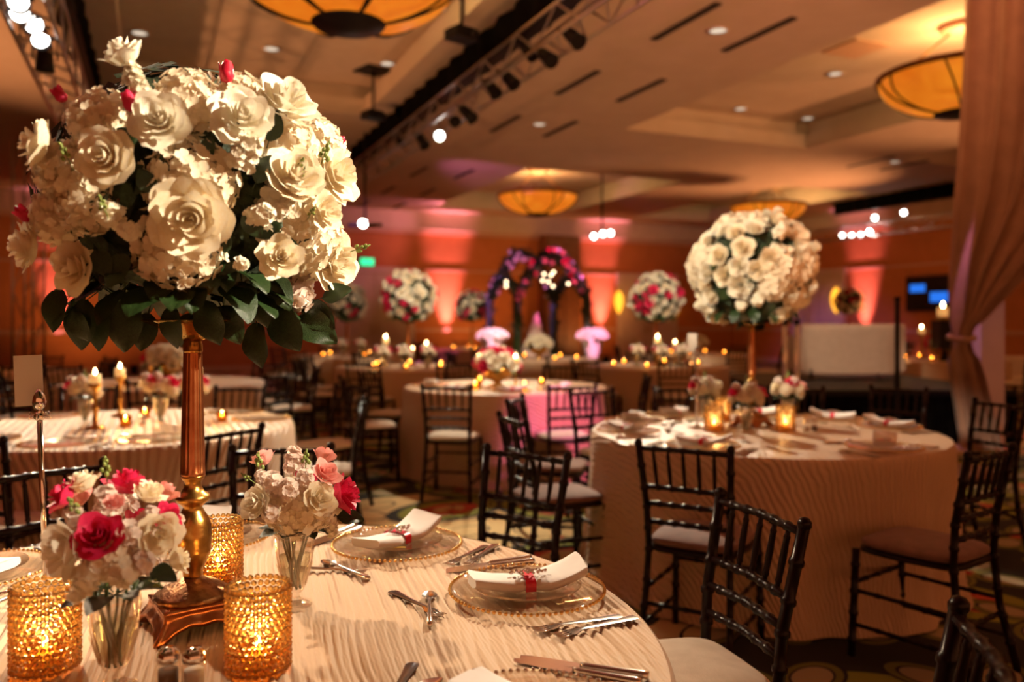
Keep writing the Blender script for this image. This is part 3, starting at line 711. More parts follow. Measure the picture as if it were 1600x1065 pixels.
RINGS = [(2, .04, .11, .15, .80, 1.7, .1), (3, .06, .22, .12, .84, 1.3, .3), (3, .10, .36, .08, .85, 1.2, .6), (4, .12, .54, .02, .82, 1.0, .9), (5, .14, .74, -.04, .76, .86, 1.2), (5, .16, .93, -.08, .62, .80, 1.0)]
def rose_core(nr=3, nx=7, nt=6):
    b = MB()
    for k in range(nr):
        n, *a = RINGS[k]
        for i in range(n): petal(b, *a, rot=2*PI*i/n+k*.8, nx=nx, nt=nt)
    return b
def rose_full(upto=6, nx=7, nt=6):
    b = rose_core(3, nx, nt)
    for k in range(3, upto):
        n, *a = RINGS[k]
        for i in range(n): petal(b, *a, rot=2*PI*i/n+k*.8+.2*math.sin(i*7+k), nx=nx, nt=nt, rip=.02)
    b.lathe([(0, -.12), (.18, -.08), (.3, .05), (.28, .2)], 8, cap=False)
    return b
CORE = rose_core()
PET = []
for k in (3, 4, 5):
    v_ = []
    for j in range(2):
        n, *a = RINGS[k]; b = MB(); a = list(a); a[3] *= 1-.06*j; a[5] *= 1+.25*j; petal(b, *a, rip=.02+.02*j); v_.append(b)
    PET.append(v_)
meshes = {}
def mm(key, fn):
    if key not in meshes: meshes[key] = fn()
    return meshes[key]
def rose(parent, loc, axis, size, m='petal', fine=True, openness=3, spin=None):
    Mx = axisM(loc, axis, size, spin)
    if not fine:
        return inst('rose', mm(('rose', m, openness), lambda: rose_full(3+openness).mesh('rose', M[m])), parent, M=Mx)
    o = inst('rose', mm(('core', m), lambda: CORE.mesh('rose', M[m])), parent, M=Mx)
    for k in range(openness):
        n = RINGS[3+k][0]
        for i in range(n):
            v_ = random.randrange(2)
            p = inst('petal', mm(('pet', k, v_, m), lambda: PET[k][v_].mesh('petal', M[m])), o, rz=2*PI*i/n+k*.8+random.uniform(-.15, .15))
            s = random.uniform(.92, 1.06); p.scale = (s, s, s*random.uniform(.94, 1.04)); p.rotation_euler[0] = random.uniform(-.06, .06)
    return o
def floret_mb(n=4, seed=0):
    b = MB(); r = random.Random(seed)
    for k in range(n):
        a = 2*PI*k/n+r.uniform(-.1, .1); ca, sa = math.cos(a), math.sin(a); up = r.uniform(.1, .3)
        pts = [(0.02, 0, 0), (.28, -.34, up*.6), (.62, -.50, up), (.90, -.34, up*1.2), (1.0, 0, up), (.90, .34, up*1.2), (.62, .50, up), (.28, .34, up*.6), (.55, 0, up*.1)]
        b.add([(x*ca-y*sa, x*sa+y*ca, z) for x, y, z in pts], [(i, (i+1) % 8, 8) for i in range(8)])
    return b
FLO = [floret_mb(4, i) for i in range(3)]+[floret_mb(5, i) for i in range(2)]
def fib(n, i): z = 1-2*(i+.5)/n; r = math.sqrt(1-z*z); a = i*2.39996; return Vector((r*math.cos(a), r*math.sin(a), z))
def hydrangea_fill(n=150):
    b = MB()
    for i in range(n):
        d = fib(n, i)
        if d.z < -.55: continue
        b.put(FLO[i % 3], axisM(d*random.uniform(.80, .93), d+Vector((random.gauss(0, .3), random.gauss(0, .3), random.gauss(0, .3))), random.uniform(.16, .21)))
    b.ball((0, 0, 0), .72, 14, 9); return b
HYD = hydrangea_fill()
def hydrangea(parent, loc, axis, size, m='hydrangea', n=34, squash=.85):
    Mx = axisM(loc, axis, (size, size, size*squash))
    o = inst('hydrangea', mm(('hyd', m), lambda: HYD.mesh('hydrangea', M[m])), parent, M=Mx)
    for i in range(n):
        d = fib(int(n*1.9), i)
        j = i % 3; f = inst('floret', mm(('flo', j, m), lambda: FLO[j].mesh('floret', M[m])), o, M=axisM(d*random.uniform(.93, 1.04), d+Vector((random.gauss(0, .28), random.gauss(0, .28), random.gauss(0, .28))), random.uniform(.18, .235)))
    return o
def stock_mb(seed, n=26):
    r = random.Random(seed); b = MB()
    for i in range(n):
        t = i/n; a = i*2.4; rr = .55*(1-t*.55); p = Vector((rr*math.cos(a), rr*math.sin(a), -.7+1.5*t)); d = Vector((math.cos(a), math.sin(a), .5+t))
        for k in range(2): b.put(FLO[3+i % 2], axisM(p+d.normalized()*.06*k, d+Vector((r.gauss(0, .35), r.gauss(0, .35), r.gauss(0, .3))), r.uniform(.26, .38)*(1-.25*k)))
    b.tube([(0, 0, -1.2), (0, 0, .9)], .06, 6); return b
STK = [stock_mb(i) for i in range(3)]
def stock(parent, loc, axis, size, m='stock'):
    j = random.randrange(3)
    return inst('stock_blossom', mm(('stk', j, m), lambda: STK[j].mesh('stock_blossom', M[m])), parent, M=axisM(loc, axis, size))
def leaf_mb(bend=.3, fold=.18, wav=.03):
    rows = []
    for j in range(10):
        t = j/9; wd = .36*math.sin(PI*min(1, t*.96+.02)**.85)**.8; row = []
        for i in range(7):
            s = -1+i/3; row.append((s*wd, t, fold*abs(s)*wd-bend*t*t+wav*math.sin(t*9+s*2)*abs(s)))
        rows.append(row)
    b = MB(); b.grid(rows); b.tube([(0, -.25, .03), (0, 0, .005), (0, .95, -bend*.9)], [.018, .016, .004], 5); return b
LEAF = [leaf_mb(.15), leaf_mb(.4, .1), leaf_mb(.25, .28, .05)]
def leaf(parent, loc, direction, normal, size, m='leaf'):
    y = Vector(direction).normalized(); z = Vector(normal); z = (z-y*z.dot(y)).normalized(); x = y.cross(z)
    Mx = Matrix.Translation(loc) @ Matrix((x, y, z)).transposed().to_4x4() @ Matrix.Diagonal((size, size, size, 1))
    j = random.randrange(3); return inst('leaf', mm(('leaf', j, m), lambda: LEAF[j].mesh('leaf', M[m])), parent, M=Mx)
def bud_mb():
    b = MB(); b.lathe([(.05, -.6), (.35, -.45), (.5, -.1), (.46, .35), (.25, .8), (.05, 1.0)], 12, mod=lambda a, i: 1+.08*math.sin(3*a+i*.8))
    for k in range(3): petal(b, .35, .5, -.4, 1.25, .95, .15, rot=2.1*k)
    return b
BUD = bud_mb()
def bud(parent, loc, axis, size, m='pink'): return inst('rose_bud', mm(('bud', m), lambda: BUD.mesh('rose_bud', M[m])), parent, M=axisM(loc, axis, size))
def sprig_mb():
    b = MB(); r = random.Random(3); b.tube([(0, 0, -1.5), (0, 0, .6)], .05, 5)
    for i in range(9):
        a = i*2.4; t = i/9; p = (.32*(1-t)*math.cos(a), .32*(1-t)*math.sin(a), -.4+1.3*t); b.ball(p, .17*(1-.4*t), 7, 5, (1, 1, 1.4)); b.tube([(0, 0, p[2]-.2), p], .03, 4)
    return b
SPR = sprig_mb()
def sprig(parent, loc, axis, size): return inst('bud_sprig', mm(('spr',), lambda: SPR.mesh('bud_sprig', M['leaf2'])), parent, M=axisM(loc, axis, size))

# --- the tall arrangement of the near table, laid out on a ball 0.67 m across
CX, CY, CZ = -.642, 1.617, 1.622; PXM = 1.617/1280
arr = empty('flower_arrangement', (CX, CY, 1.36)); tag(arr, 'huge ball of cream roses and hydrangeas on the tall gold stand, upper left', 'flower arrangement', 'tall flower balls')
def on_sphere(px, py, c, R_):
    """where the line of sight at this bearing meets the front of a ball, and the way out of it"""
    o = Vector((0, 0, H)); d = Vector(((px-800)/1280, 1, (500-py)/1280)).normalized(); t = (c-o).dot(d); n = o+d*t-c
    q = R_*R_-n.length_squared
    p = o+d*(t-math.sqrt(q)) if q > 0 else c+n.normalized()*R_*1.0+(n-n.normalized()*R_)*.9
    return p, (p-c).normalized()
AC = Vector((CX, CY, CZ)); AF = Vector((CX, CY, 1.36))
def onball(px, py, r=0, R_=.30):
    p, d = on_sphere(px, py, AC, R_); return p-AF, d, (AF+p-AF).y/1280
for px, py, r, fo, ax in ((190, 80, 42, 2, (-.35, -.45, .9)), (247, 184, 46, 3, None), (379, 178, 49, 3, None), (451, 150, 52, 3, (.45, -.5, .6)), (160, 244, 47, 3, None), (296, 342, 64, 3, None), (52, 222, 42, 3, (-.8, -.5, .3)),
                          (33, 384, 40, 3, (-.8, -.6, 0)), (108, 417, 42, 3, (-.4, -.9, 0)), (439, 401, 40, 2, (.35, -.9, .1)), (465, 270, 48, 3, (.5, -.75, .4)), (532, 270, 46, 3, (.85, -.4, .25)), (530, 412, 46, 3, (.8, -.45, -.05)), (512, 330, 36, 2, (.8, -.55, 0))):
    p, d, k = onball(px, py, R_=.322); ax = Vector(ax) if ax else (d+Vector((0, -.35, .05))).normalized()
    rose(arr, p-ax.normalized()*r*k*.45, ax, r*k, 'petal' if py > 200 else 'petal_white', True, fo)
for px, py, r in ((296, 128, 66), (127, 170, 64), (303, 285, 86), (275, 415, 84), (92, 312, 70), (490, 228, 70), (496, 350, 72), (392, 128, 46), (58, 262, 56), (48, 350, 52)):
    p, d, k = onball(px, py, R_=.308); hydrangea(arr, p-d*r*k*.80, d+Vector((0, -.2, 0)), r*k*.86, n=34)
for px, py, r, ax in ((164, 335, 30, None), (392, 232, 34, None), (455, 300, 36, None), (413, 337, 27, None), (474, 465, 42, (.3, -.6, -.6)), (197, 362, 22, None), (380, 415, 16, None), (213, 128, 26, (-.2, -.5, .8)), (205, 112, 22, (.2, -.3, 1)), (372, 245, 20, None), (440, 330, 20, None)):
    p, d, k = onball(px, py, R_=.31); stock(arr, p-d*r*k*.3, Vector(ax) if ax else d+Vector((0, 0, .4)), r*k*1.0, 'stock' if py > 440 else 'petal_white')
for px, py, r, m, ax in ((354, 116, 23, 'red', (0, -.1, 1)), (203, 162, 22, 'pink', (-.1, -.3, 1)), (40, 336, 20, 'pink', (-.7, -.2, .6)), (95, 150, 18, 'pink', (-.6, 0, .8)), (532, 222, 12, 'pink', (.6, -.2, .7))):
    p, d, k = onball(px, py, R_=.30); bud(arr, p, ax, r*k, m)
for px, py, r, ax in ((470, 262, 20, (.3, -.4, .8)), (508, 238, 22, (.4, -.3, .9)), (101, 238, 20, (-.2, -.5, .8)), (566, 388, 18, (.9, -.2, .3)), (160, 318, 18, (-.1, -.5, .8)), (488, 330, 14, (.5, -.6, .5))):
    p, d, k = onball(px, py, R_=.33); sprig(arr, p, ax, r*k)
# back of the ball, smaller bloom count
for i in range(46):
    d = fib(60, i)
    if d.y < .12 or d.z < -.55 or d.z > .6: continue
    p = d*.255+Vector((0, 0, CZ-1.36))
    if i % 3 == 0: hydrangea(arr, p, d, .085, n=0)
    else: rose(arr, p, d, .055, 'petal', False)
# dark leafy heart and the collar of leaves
b = MB()
for i in range(900):
    d = fib(900, i)
    if d.z < -.8: continue
    y = d.cross(Vector((random.gauss(0, 1), random.gauss(0, 1), random.gauss(0, 1)))).normalized()
    z = d; x = y.cross(z); q = Matrix.Translation(d*random.uniform(.21, .275 if d.z < .25 else .235)) @ Matrix((x, y, z)).transposed().to_4x4() @ Matrix.Diagonal((.05, .05, .05, 1))
    b.add([q @ Vector(v) for v in ((-.3, .1, 0), (0, -.3, .1), (.3, .1, 0), (0, .8, -.1))], [(0, 1, 2), (0, 2, 3)])
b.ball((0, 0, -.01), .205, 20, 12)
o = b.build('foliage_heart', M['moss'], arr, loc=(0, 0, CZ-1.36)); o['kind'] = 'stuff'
for px, py, ang, ln in ((92, 455, 250, 62), (130, 470, 262, 72), (160, 478, 255, 66), (195, 470, 275, 74), (232, 490, 262, 56), (268, 478, 268, 60), (318, 470, 290, 68), (345, 478, 300, 62), (378, 440, 285, 52), (405, 448, 278, 60), (420, 430, 310, 56), (403, 508, 272, 66), (430, 480, 300, 78), (470, 500, 330, 68), (480, 478, 320, 60),
                       (100, 468, 225, 48), (110, 490, 290, 46), (300, 490, 250, 50), (350, 395, 95, 40), (355, 440, 140, 46), (215, 210, 200, 52), (165, 300, 250, 46), (240, 300, 120, 40), (400, 285, 60, 46), (420, 220, 70, 46), (430, 380, 340, 44), (200, 400, 230, 54), (150, 390, 300, 46), (385, 330, 300, 46), (330, 215, 250, 40), (510, 470, 20, 46), (440, 345, 220, 40)):
    p, d, k = onball(px, py, R_=.275 if py < 430 else .25); a = math.radians(ang)
    leaf(arr, p, (math.cos(a), -.25, math.sin(a)), (random.uniform(-.4, .4), -1, random.uniform(-.1, .5)), ln*k*1.05, 'leaf')
for k in range(44):
    a = 2*PI*k/44; leaf(arr, (math.cos(a)*.15, math.sin(a)*.15, .07+random.uniform(-.02, .04)), (math.cos(a), math.sin(a), random.uniform(-.75, -.1)), (0, 0, 1), random.uniform(.07, .1), 'leaf')

# --- flower ball for other tables
def flower_ball(loc, R_, lab, pink=.0, n=60, fine=1, rs=.062):
    o = empty('flower_arrangement', loc); tag(o, lab, 'flower arrangement', 'tall flower balls')
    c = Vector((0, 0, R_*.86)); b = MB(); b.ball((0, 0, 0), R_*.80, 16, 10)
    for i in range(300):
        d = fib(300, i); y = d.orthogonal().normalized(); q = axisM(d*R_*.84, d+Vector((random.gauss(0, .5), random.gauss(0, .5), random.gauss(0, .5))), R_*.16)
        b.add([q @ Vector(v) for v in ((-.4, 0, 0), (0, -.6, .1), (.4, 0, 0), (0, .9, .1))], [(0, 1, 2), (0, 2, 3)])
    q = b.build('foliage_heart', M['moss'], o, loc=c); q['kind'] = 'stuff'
    rr = random.Random(int(loc[0]*100)+7)
    for i in range(n):
        d = fib(n, i)
        if d.z < -.72: continue
        d = (d+Vector((rr.gauss(0, .06), rr.gauss(0, .06), rr.gauss(0, .06)))).normalized(); p = c+d*R_*rr.uniform(.84, .97)
        k = rr.random(); s = rs*rr.uniform(.8, 1.15)
        if fine and k > .74 and pink < .1: hydrangea(o, c+d*R_*.76, d, s*1.8, n=0)
        elif fine and k > .64 and pink < .1: stock(o, p, d, s*.9, 'petal_white')
        else:
            m = 'pink' if rr.random() < pink else ('petal_white' if rr.random() < .7 else 'petal')
            rose(o, p-d*s*.3, d, s, m, False, 3 if rr.random() < .6 else 2)
    for k in range(30 if fine else 0):
        d = fib(30, k); leaf(o, c+d*R_*.86, d.orthogonal()+d*.6, d, R_*.24, 'leaf')
    for k in range(14):
        a = 2*PI*k/14; leaf(o, c+Vector((math.cos(a), math.sin(a), -1.05)).normalized()*R_*.82, (math.cos(a), math.sin(a), -.7), (0, 0, 1), R_*.26, 'leaf')
    return o
# --- tall gold stands
def stand_mesh():
    # square scalloped foot
    foot = MB(); n = 96
    def outline(k, z, wav=0):
        row = []
        for i in range(n):
            t = i/n*8; side = int(t//2); f = (t % 2)-1; x, y = [(1, f), (-f, 1), (-1, -f), (f, -1)][side]
            e = 1+wav*(.10*max(0, abs(f)-.55)/.45-.05*(1-abs(f))); arc = max(0, 1-abs(f)/.82)**.5 if abs(f) < .82 else 0
            row.append((x*k*e, y*k*e, z+wav*(.030*arc-.010*max(0, 1-abs(f)/.3))))
        return row
    rows = [outline(.062, .002, 1), outline(.084, .0, 1), outline(.084, .007, 1), outline(.076, .018, .7), outline(.068, .034, .3), outline(.066, .044, .1), outline(.069, .048, 0), outline(.069, .054, 0), outline(.05, .056, 0), outline(.01, .057, 0)]
    foot.grid(rows, closed=True); foot.add(rows[-1], [tuple(range(n))])
    disc = MB(); disc.lathe([(.06, .052), (.072, .056), (.074, .062), (.066, .068), (.058, .074), (.044, .082), (.03, .088), (.018, .095)], 36, mod=lambda a, i: 1+.02*math.cos(18*a)*(i in (1, 2, 4)))
    knob = MB(); knob.lathe([(.017, .095), (.019, .10), (.0195, .112), (.026, .122), (.0345, .143), (.0355, .148), (.0345, .152), (.0355, .170), (.036, .178), (.0345, .182), (.034, .196), (.030, .210), (.021, .224), (.0175, .232), (.0225, .238), (.031, .244), (.0335, .250), (.031, .256), (.022, .262), (.0165, .272), (.016, .282), (.021, .288), (.024, .294)], 32, mod=lambda a, i: 1+.012*math.sin(9*a+i*1.7)*(9 <= i <= 11))
    col = MB(); pr = [(.0235, .292), (.0235, .300)]+[(.0225-.0055*i/14, .302+.235*i/14) for i in range(15)]+[(.0155, .545)]
    col.lathe(pr, 60, mod=lambda a, i: (1+.045*math.cos(15*a)) if 2 <= i < 17 else 1)
    cap = MB(); cap.lathe([(.0175, .536), (.0185, .540), (.0185, .552), (.017, .556), (.018, .562)], 24)
    bowl = MB(); bowl.lathe([(.016, .560), (.032, .566), (.05, .576), (.066, .588), (.09, .598), (.092, .601), (.064, .594), (.03, .575), (.012, .568)], 48, mod=lambda a, i: 1+.05*math.cos(12*a)*(2 <= i <= 6))
    return [('foot', foot, 'copper'), ('beaded_disc', disc, 'bronze'), ('knob', knob, 'gold'), ('fluted_column', col, 'copper'), ('collar', cap, 'gold'), ('bowl', bowl, 'glass_gold')]
STAND = [(nm, b.mesh(nm, M[m])) for nm, b, m in stand_mesh()]
def stand(loc, lab, rz=.75):
    o = empty('flower_stand', loc, rz); tag(o, lab, 'flower stand', 'tall gold flower stands')
    for nm, me in STAND: inst(nm, me, o)
    return o
stand((CX+.012, CY, TABLE_Z), 'tall gold flower stand with a fluted rose-gold column on the near table', .62)
stand((1.36, 4.65, TABLE_Z), 'gold flower stand below the white rose ball')
flower_ball((1.36, 4.65, 1.33), .355, 'white rose and hydrangea ball on a gold stand, right of centre', .04, 92, 1, .062)
for (x, y), R_, lab, pk, n in (((-1.33, 10.5), .37, 'pink and white flower ball left of the arch', .36, 110), ((1.9, 10.8), .36, 'pink and white flower ball right of the arch', .33, 100), ((-.86, 17.3), .37, 'small pink and white flower ball touching the arch', .25, 80), ((-2.8, 13.9), .36, 'pale flower ball peeking out behind the near flower ball', .06, 80), ((7.9, 19.2), .34, 'little pink and grey flower ball near the right wall', .3, 60)):
    flower_ball((x, y, 1.33 if y < 19 else 1.5), R_, lab, pk, n, 0, .06)
    s = empty('flower_stand', (x, y, TABLE_Z)); tag(s, 'gold pole stand under the '+lab, 'flower stand', 'tall gold flower stands')
    for nm, me in STAND:
        if nm in ('foot', 'knob', 'fluted_column', 'bowl'): inst(nm, me, s)
    if y > 19: s.scale = (1, 1, 1.28)

# ------------------------------------------------------------------ near table things
ZT1 = TABLE_Z+.003
# place settings ------------------------------------------------------------
def bead_ring(r, n, br):
    b = MB(); oc = MB(); oc.ball((0, 0, 0), br, 6, 4)
    for k in range(n): a = 2*PI*k/n; b.put(oc, Matrix.Translation((r*math.cos(a), r*math.sin(a), .0135)))
    return b
ch = MB(); ch.lathe([(0, .003), (.10, .003), (.112, .005), (.15, .011), (.166, .013), (.168, .015), (.165, .016), (.148, .014), (.11, .008), (0, .006)], 64, cap=False); CHG = ch.mesh('charger_plate', M['glass'])
BEAD_G = bead_ring(.1685, 84, .0044).mesh('beaded_rim', M['bead']); BEAD_S = bead_ring(.1685, 84, .0044).mesh('beaded_rim', M['bead_silver'])
pl = MB(); pl.lathe([(0, .009), (.07, .009), (.082, .012), (.118, .021), (.119, .0225), (.116, .0225), (.082, .0145), (0, .0115)], 56, cap=False); PLT = pl.mesh('salad_plate', M['glass'])
def fork_mb():
    b = MB(); b.box((0, 0, 0), (0, 0, 0)) if 0 else None
    rows = []
    for x, w_, z in ((-.095, .010, .004), (-.085, .012, .0045), (-.05, .0085, .005), (0, .006, .006), (.035, .005, .007), (.045, .008, .0062), (.055, .0125, .0045), (.066, .0135, .0035)):
        rows.append([(x, -w_/1, z), (x, 0, z+.0012), (x, w_/1, z)]); 
    b.grid(rows); b.grid([[(x, y, z-.0018) for x, y, z in r] for r in rows])
    for k in range(4):
        y = -.0115+.0077*k; b.tube([(.064, y, .003), (.08, y, .002), (.102, y*.92, .006)], [.0024, .0022, .0010], 5)
    return b
def knife_mb():
    b = MB(); b.tube([(-.11, 0, .005), (-.1, 0, .005), (-.05, 0, .005), (.0, 0, .005), (.008, 0, .005)], [.0065, .0072, .006, .0058, .005], 8)
    rows = [[(x, -w_*.6, .006), (x, w_, .0035)] for x, w_ in ((.0, .004), (.02, .009), (.06, .0105), (.1, .009), (.118, .002))]
    b.grid(rows); b.grid([[(x, y, z-.0025) for x, y, z in r] for r in rows]); return b
def spoon_mb():
    b = MB(); b.tube([(-.1, 0, .004), (-.09, 0, .0045), (-.03, 0, .006), (.03, 0, .007), (.045, 0, .006)], [.005, .0075, .0045, .0035, .004], 8)
    rows = []
    for i in range(7):
        t = i/6; r = .017*math.sin(PI*(.06+.88*t)); row = []
        for k in range(7): s = -1+k/3; row.append((.042+.058*t, r*s, .008-.005*math.sin(PI*t)*(1-s*s)-.002))
        rows.append(row)
    b.grid(rows); return b
CUT = {k: f().mesh(k, M['silver']) for k, f in (('fork', fork_mb), ('knife', knife_mb), ('spoon', spoon_mb))}
def napkin_mb():
    b = MB(); nx, nr = 25, 15; rows = []
    for i in range(nx):
        t = -1+2*i/(nx-1); pinch = 1-.30*math.exp(-(t/.22)**2); hw = .046*pinch*(1+.06*t); lift = .012+.030*max(0, t)**2+.012*max(0, -t)**2; th = .010*(1-.2*math.exp(-(t/.2)**2)); row = []
        for k in range(nr):
            a = 2*PI*k/nr; c_, s_ = math.cos(a), math.sin(a)
            row.append((math.copysign(abs(c_)**.35, c_)*hw, .112*t*(1-.06*abs(c_)), lift+math.copysign(abs(s_)**.6, s_)*th+.006*math.cos(c_*3+t*2)*(1-pinch*.5)))
        rows.append(row)
    b.grid(rows, closed=True); b.add(rows[0], [tuple(range(nr-1, -1, -1))]); b.add(rows[-1], [tuple(range(nr))]); return b
NAP = napkin_mb().mesh('napkin', M['napkin'])
rb = MB(); rb.grid([[(x, y, z) for y in (-.010, .010)] for x, z in ((-.035, .002), (-.036, .018), (-.03, .0245), (-.01, .027), (.01, .027), (.03, .0245), (.036, .018), (.035, .002))]); RIB = rb.mesh('ribbon', M['ribbon'])
br = MB(); r_ = random.Random(4)
for k in range(40):
    a = r_.uniform(0, 6.28); q = r_.random()**.6; br.ball((.017*q*math.cos(a)+.010, .036*q*math.sin(a), .033+.006*(1-q)), r_.uniform(.0022, .0044), 6, 4)
BRO = br.mesh('crystal_brooch', M['chrome'])
def setting(c, ang, lab, silver=False, naplab=None, nrot=0, fork=True, parts_only=False, z=ZT1, cut=True, nap=True, r=.742, group='near table'):
    p = Vector((c[0]+r*math.cos(ang), c[1]+r*math.sin(ang), z))
    def W2(x, y): return p+Vector((x*math.cos(ang)-y*math.sin(ang), x*math.sin(ang)+y*math.cos(ang), 0))
    o = empty('charger_plate', p, ang); inst('glass_disc', CHG, o); q = inst('beaded_rim', BEAD_S if silver else BEAD_G, o); q['kind'] = 'stuff'
    tag(o, 'glass charger with beaded rim '+lab, 'charger plate', 'charger plates on the '+group)
    if nap:
        s = inst('salad_plate', PLT, None, p+Vector((0, 0, .002)), ang); tag(s, 'small clear glass plate '+lab, 'plate', 'glass plates on the '+group)
        k = empty('napkin', p+Vector((0, 0, .0135)), ang+nrot); k.scale = (1.1, 1.15, 1.1); inst('folded_cloth', NAP, k); q = inst('ribbon', RIB, k); inst('brooch', BRO, q)
        tag(k, 'folded white napkin with red ribbon '+lab, 'napkin', 'napkins on the '+group)
    if cut:
        for nm, x, y, a, l2 in (('knife', .0, .205, PI, 'outer table knife'), ('knife', .005, .228, PI+.06, 'second table knife'), ('fork', .02, -.205, PI, 'table fork'), ('fork', .045, -.235, PI+.13, 'salad fork'), ('fork', -.245, .03, -PI/2+.28, 'dessert fork'), ('spoon', -.225, -.01, PI/2-.3, 'dessert spoon')):
            k = inst(nm, CUT[nm], None, W2(x, y), ang+a); tag(k, 'silver '+l2+' '+lab, nm, 'cutlery on the '+group)
SET = [(-24, True, 'cut by the bottom edge of the frame', -1.75), (23, False, 'in the right foreground, on the near table', -1.76), (62, False, 'at the back edge of the near table', -1.66), (104, False, 'behind the gold stand on the near table', -1.6), (146, False, 'at the left edge of the near table', -1.5)]
for a, sil, lab, nr in SET: setting(T1, math.radians(a), lab, sil, nrot=nr)

# crystal candle holders ------------------------------------------------------
def crystal_mesh(R_=.051, Hh=.15, d=.0112):
    b = MB(); rows = int(Hh/(d*.93)); n = int(2*PI*R_/d)
    bd = MB(); r = d*.52; bd.lathe([(0, -r), (r*.75, -r*.55), (r, 0), (r*.75, r*.55), (0, r)], 6, cap=False)
    for i in range(rows):
        for k in range(n):
            a = 2*PI*(k+.5*(i % 2))/n
            b.put(bd, Matrix.Translation((R_*math.cos(a), R_*math.sin(a), d*.6+i*d*.93)) @ Matrix.Rotation(a, 4, 'Z') @ Matrix.Rotation(random.uniform(-.5, .5), 4, 'X'))
    return b
CRY = crystal_mesh().mesh('crystal_beads', M['crystal'], False)
wire = MB()
for i in range(0, 17): 
    if i % 4 == 0: wire.tube([(.051*math.cos(t), .051*math.sin(t), .0065+i*.00835) for t in [2*PI*k/36 for k in range(37)]], .0012, 4)
WIRE = wire.mesh('wire_frame', M['gold'])
cupm = MB(); cupm.lathe([(.0, .003), (.028, .003), (.031, .05), (.030, .05), (.027, .008), (0, .008)], 20, cap=False); CUPM = cupm.mesh('glass_cup', M['votive'])
wx = MB(); wx.lathe([(.0, .009), (.026, .009), (.026, .03), (.0, .029)], 18, cap=False); WAX = wx.mesh('wax', M['wax'])
fl = MB(); fl.lathe([(0, 0), (.004, .006), (.0048, .012), (.003, .022), (0, .032)], 10, cap=False); FLA = fl.mesh('flame', M['flame'])
def crystal_holder(loc, lab, power=1.6, s=1):
    o = empty('crystal_candle_holder', loc); tag(o, lab, 'candle holder', 'beaded crystal candle holders'); o.scale = (s, s, s)
    q = inst('crystal_beads', CRY, o); q['kind'] = 'stuff'; inst('wire_frame', WIRE, o)
    c = inst('glass_cup', CUPM, o); inst('wax', WAX, c); f = inst('flame', FLA, c, (0, 0, .03))
    point(Vector(loc)+Vector((0, 0, .07)), power, (1, .55, .18), .02)
crystal_holder((-.435, 1.405, ZT1), 'gold crystal bead candle holder right of the stand, nearest us')
crystal_holder((-.800, 1.405, ZT1), 'gold crystal bead candle holder at the left edge of the frame')
crystal_holder((-.668, 1.86, ZT1), 'gold crystal bead candle holder half hidden behind the stand')

# cut glass vases with small bouquets -------------------------------------------
vz = MB(); vz.lathe([(0, .0), (.036, .0), (.036, .004), (.02, .009), (.011, .016), (.010, .024), (.018, .032), (.024, .045), (.031, .075), (.0365, .11), (.039, .14), (.040, .155), (.0375, .155), (.034, .11), (.027, .07), (.018, .045), (0, .036)], 48, mod=lambda a, i: 1+.06*abs(math.sin(6*a))*(7 <= i <= 10)-.0, cap=False)
VASE = vz.mesh('glass_body', M['glass_cut'])
cutm = MB()
for k in range(12):
    a = 2*PI*k/12
    for s in (-1, 0, 1):
        cutm.tube([(.0215*math.cos(a), .0215*math.sin(a), .042), (.0375*math.cos(a+.13*s), .0375*math.sin(a+.13*s), .10-.012*abs(s))], [.0022, .0008], 4)
CUTM = cutm.mesh('cut_facets', M['glass_cut'], False)
wat = MB(); wat.lathe([(0, .038), (.017, .045), (.026, .07), (.032, .105), (0, .105)], 20, cap=False); WAT = wat.mesh('water', M['water'])
def vase(loc, lab, s=1):
    o = empty('glass_vase', loc); tag(o, lab, 'vase', 'cut glass vases'); o.scale = (s, s, s)
    inst('glass_body', VASE, o); inst('cut_facets', CUTM, o); inst('water', WAT, o); return o
def stems(parent, n=9, base=-.115, top=.02):
    for k in range(n):
        a = k*2.4; b = MB(); b.tube([(.012*math.cos(a+2), .012*math.sin(a+2), base), (.02*math.cos(a), .02*math.sin(a), -.03), (.035*math.cos(a), .035*math.sin(a), top)], .0026, 5); b.build('stem', M['stem'], parent)
def bouquet(loc, lab, items, Y, px0, py0, group='small rose bouquets', R_=.11):
    """items: (kind, px, py, radius px, colour); px0, py0 mark the middle of the vase mouth"""
    o = empty('rose_bouquet', loc); tag(o, lab, 'bouquet', group); k = Y/1280; stems(o)
    c = Vector((0, 0, .07))
    for kind, px, py, r, m, *ax in items:
        p, d = on_sphere(px, py, Vector(loc)+c, R_*(1 if kind in 'rg' else .92)); k = p.y/1280; p = p-Vector(loc)
        a = Vector(ax[0]) if ax else d+Vector((0, -.1, .25))
        if kind == 'r': rose(o, p-a.normalized()*r*k*.6, a, r*k*1.05, m, True, 2)
        elif kind == 'h': hydrangea(o, p-d*r*k*.95, a, r*k, n=24)
        elif kind == 's': stock(o, p-d*r*k*.5, a, r*k*.95, m)
        elif kind == 'g': sprig(o, p, a, r*k)
        elif kind == 'l': leaf(o, p*.8, a, (0, -.7, .7), r*k, 'leaf')
    # the side turned away from us
    for i in range(9):
        a = .5+i*.27; p = Vector((math.cos(a)*R_*.75, math.sin(a)*R_*.75, .04+.05*(i % 3)))
        if i % 2: stock(o, p, p-c+Vector((0, 0, .1)), .035)
        else: rose(o, p, p-c+Vector((0, 0, .06)), .032, ('petal', 'pink', 'blush')[i % 3], False, 2)
    for i in range(8): a = i*PI/4; leaf(o, (math.cos(a)*.02, math.sin(a)*.02, .005), (math.cos(a), math.sin(a), .25), (0, 0, 1), .06, 'leaf')
    return o
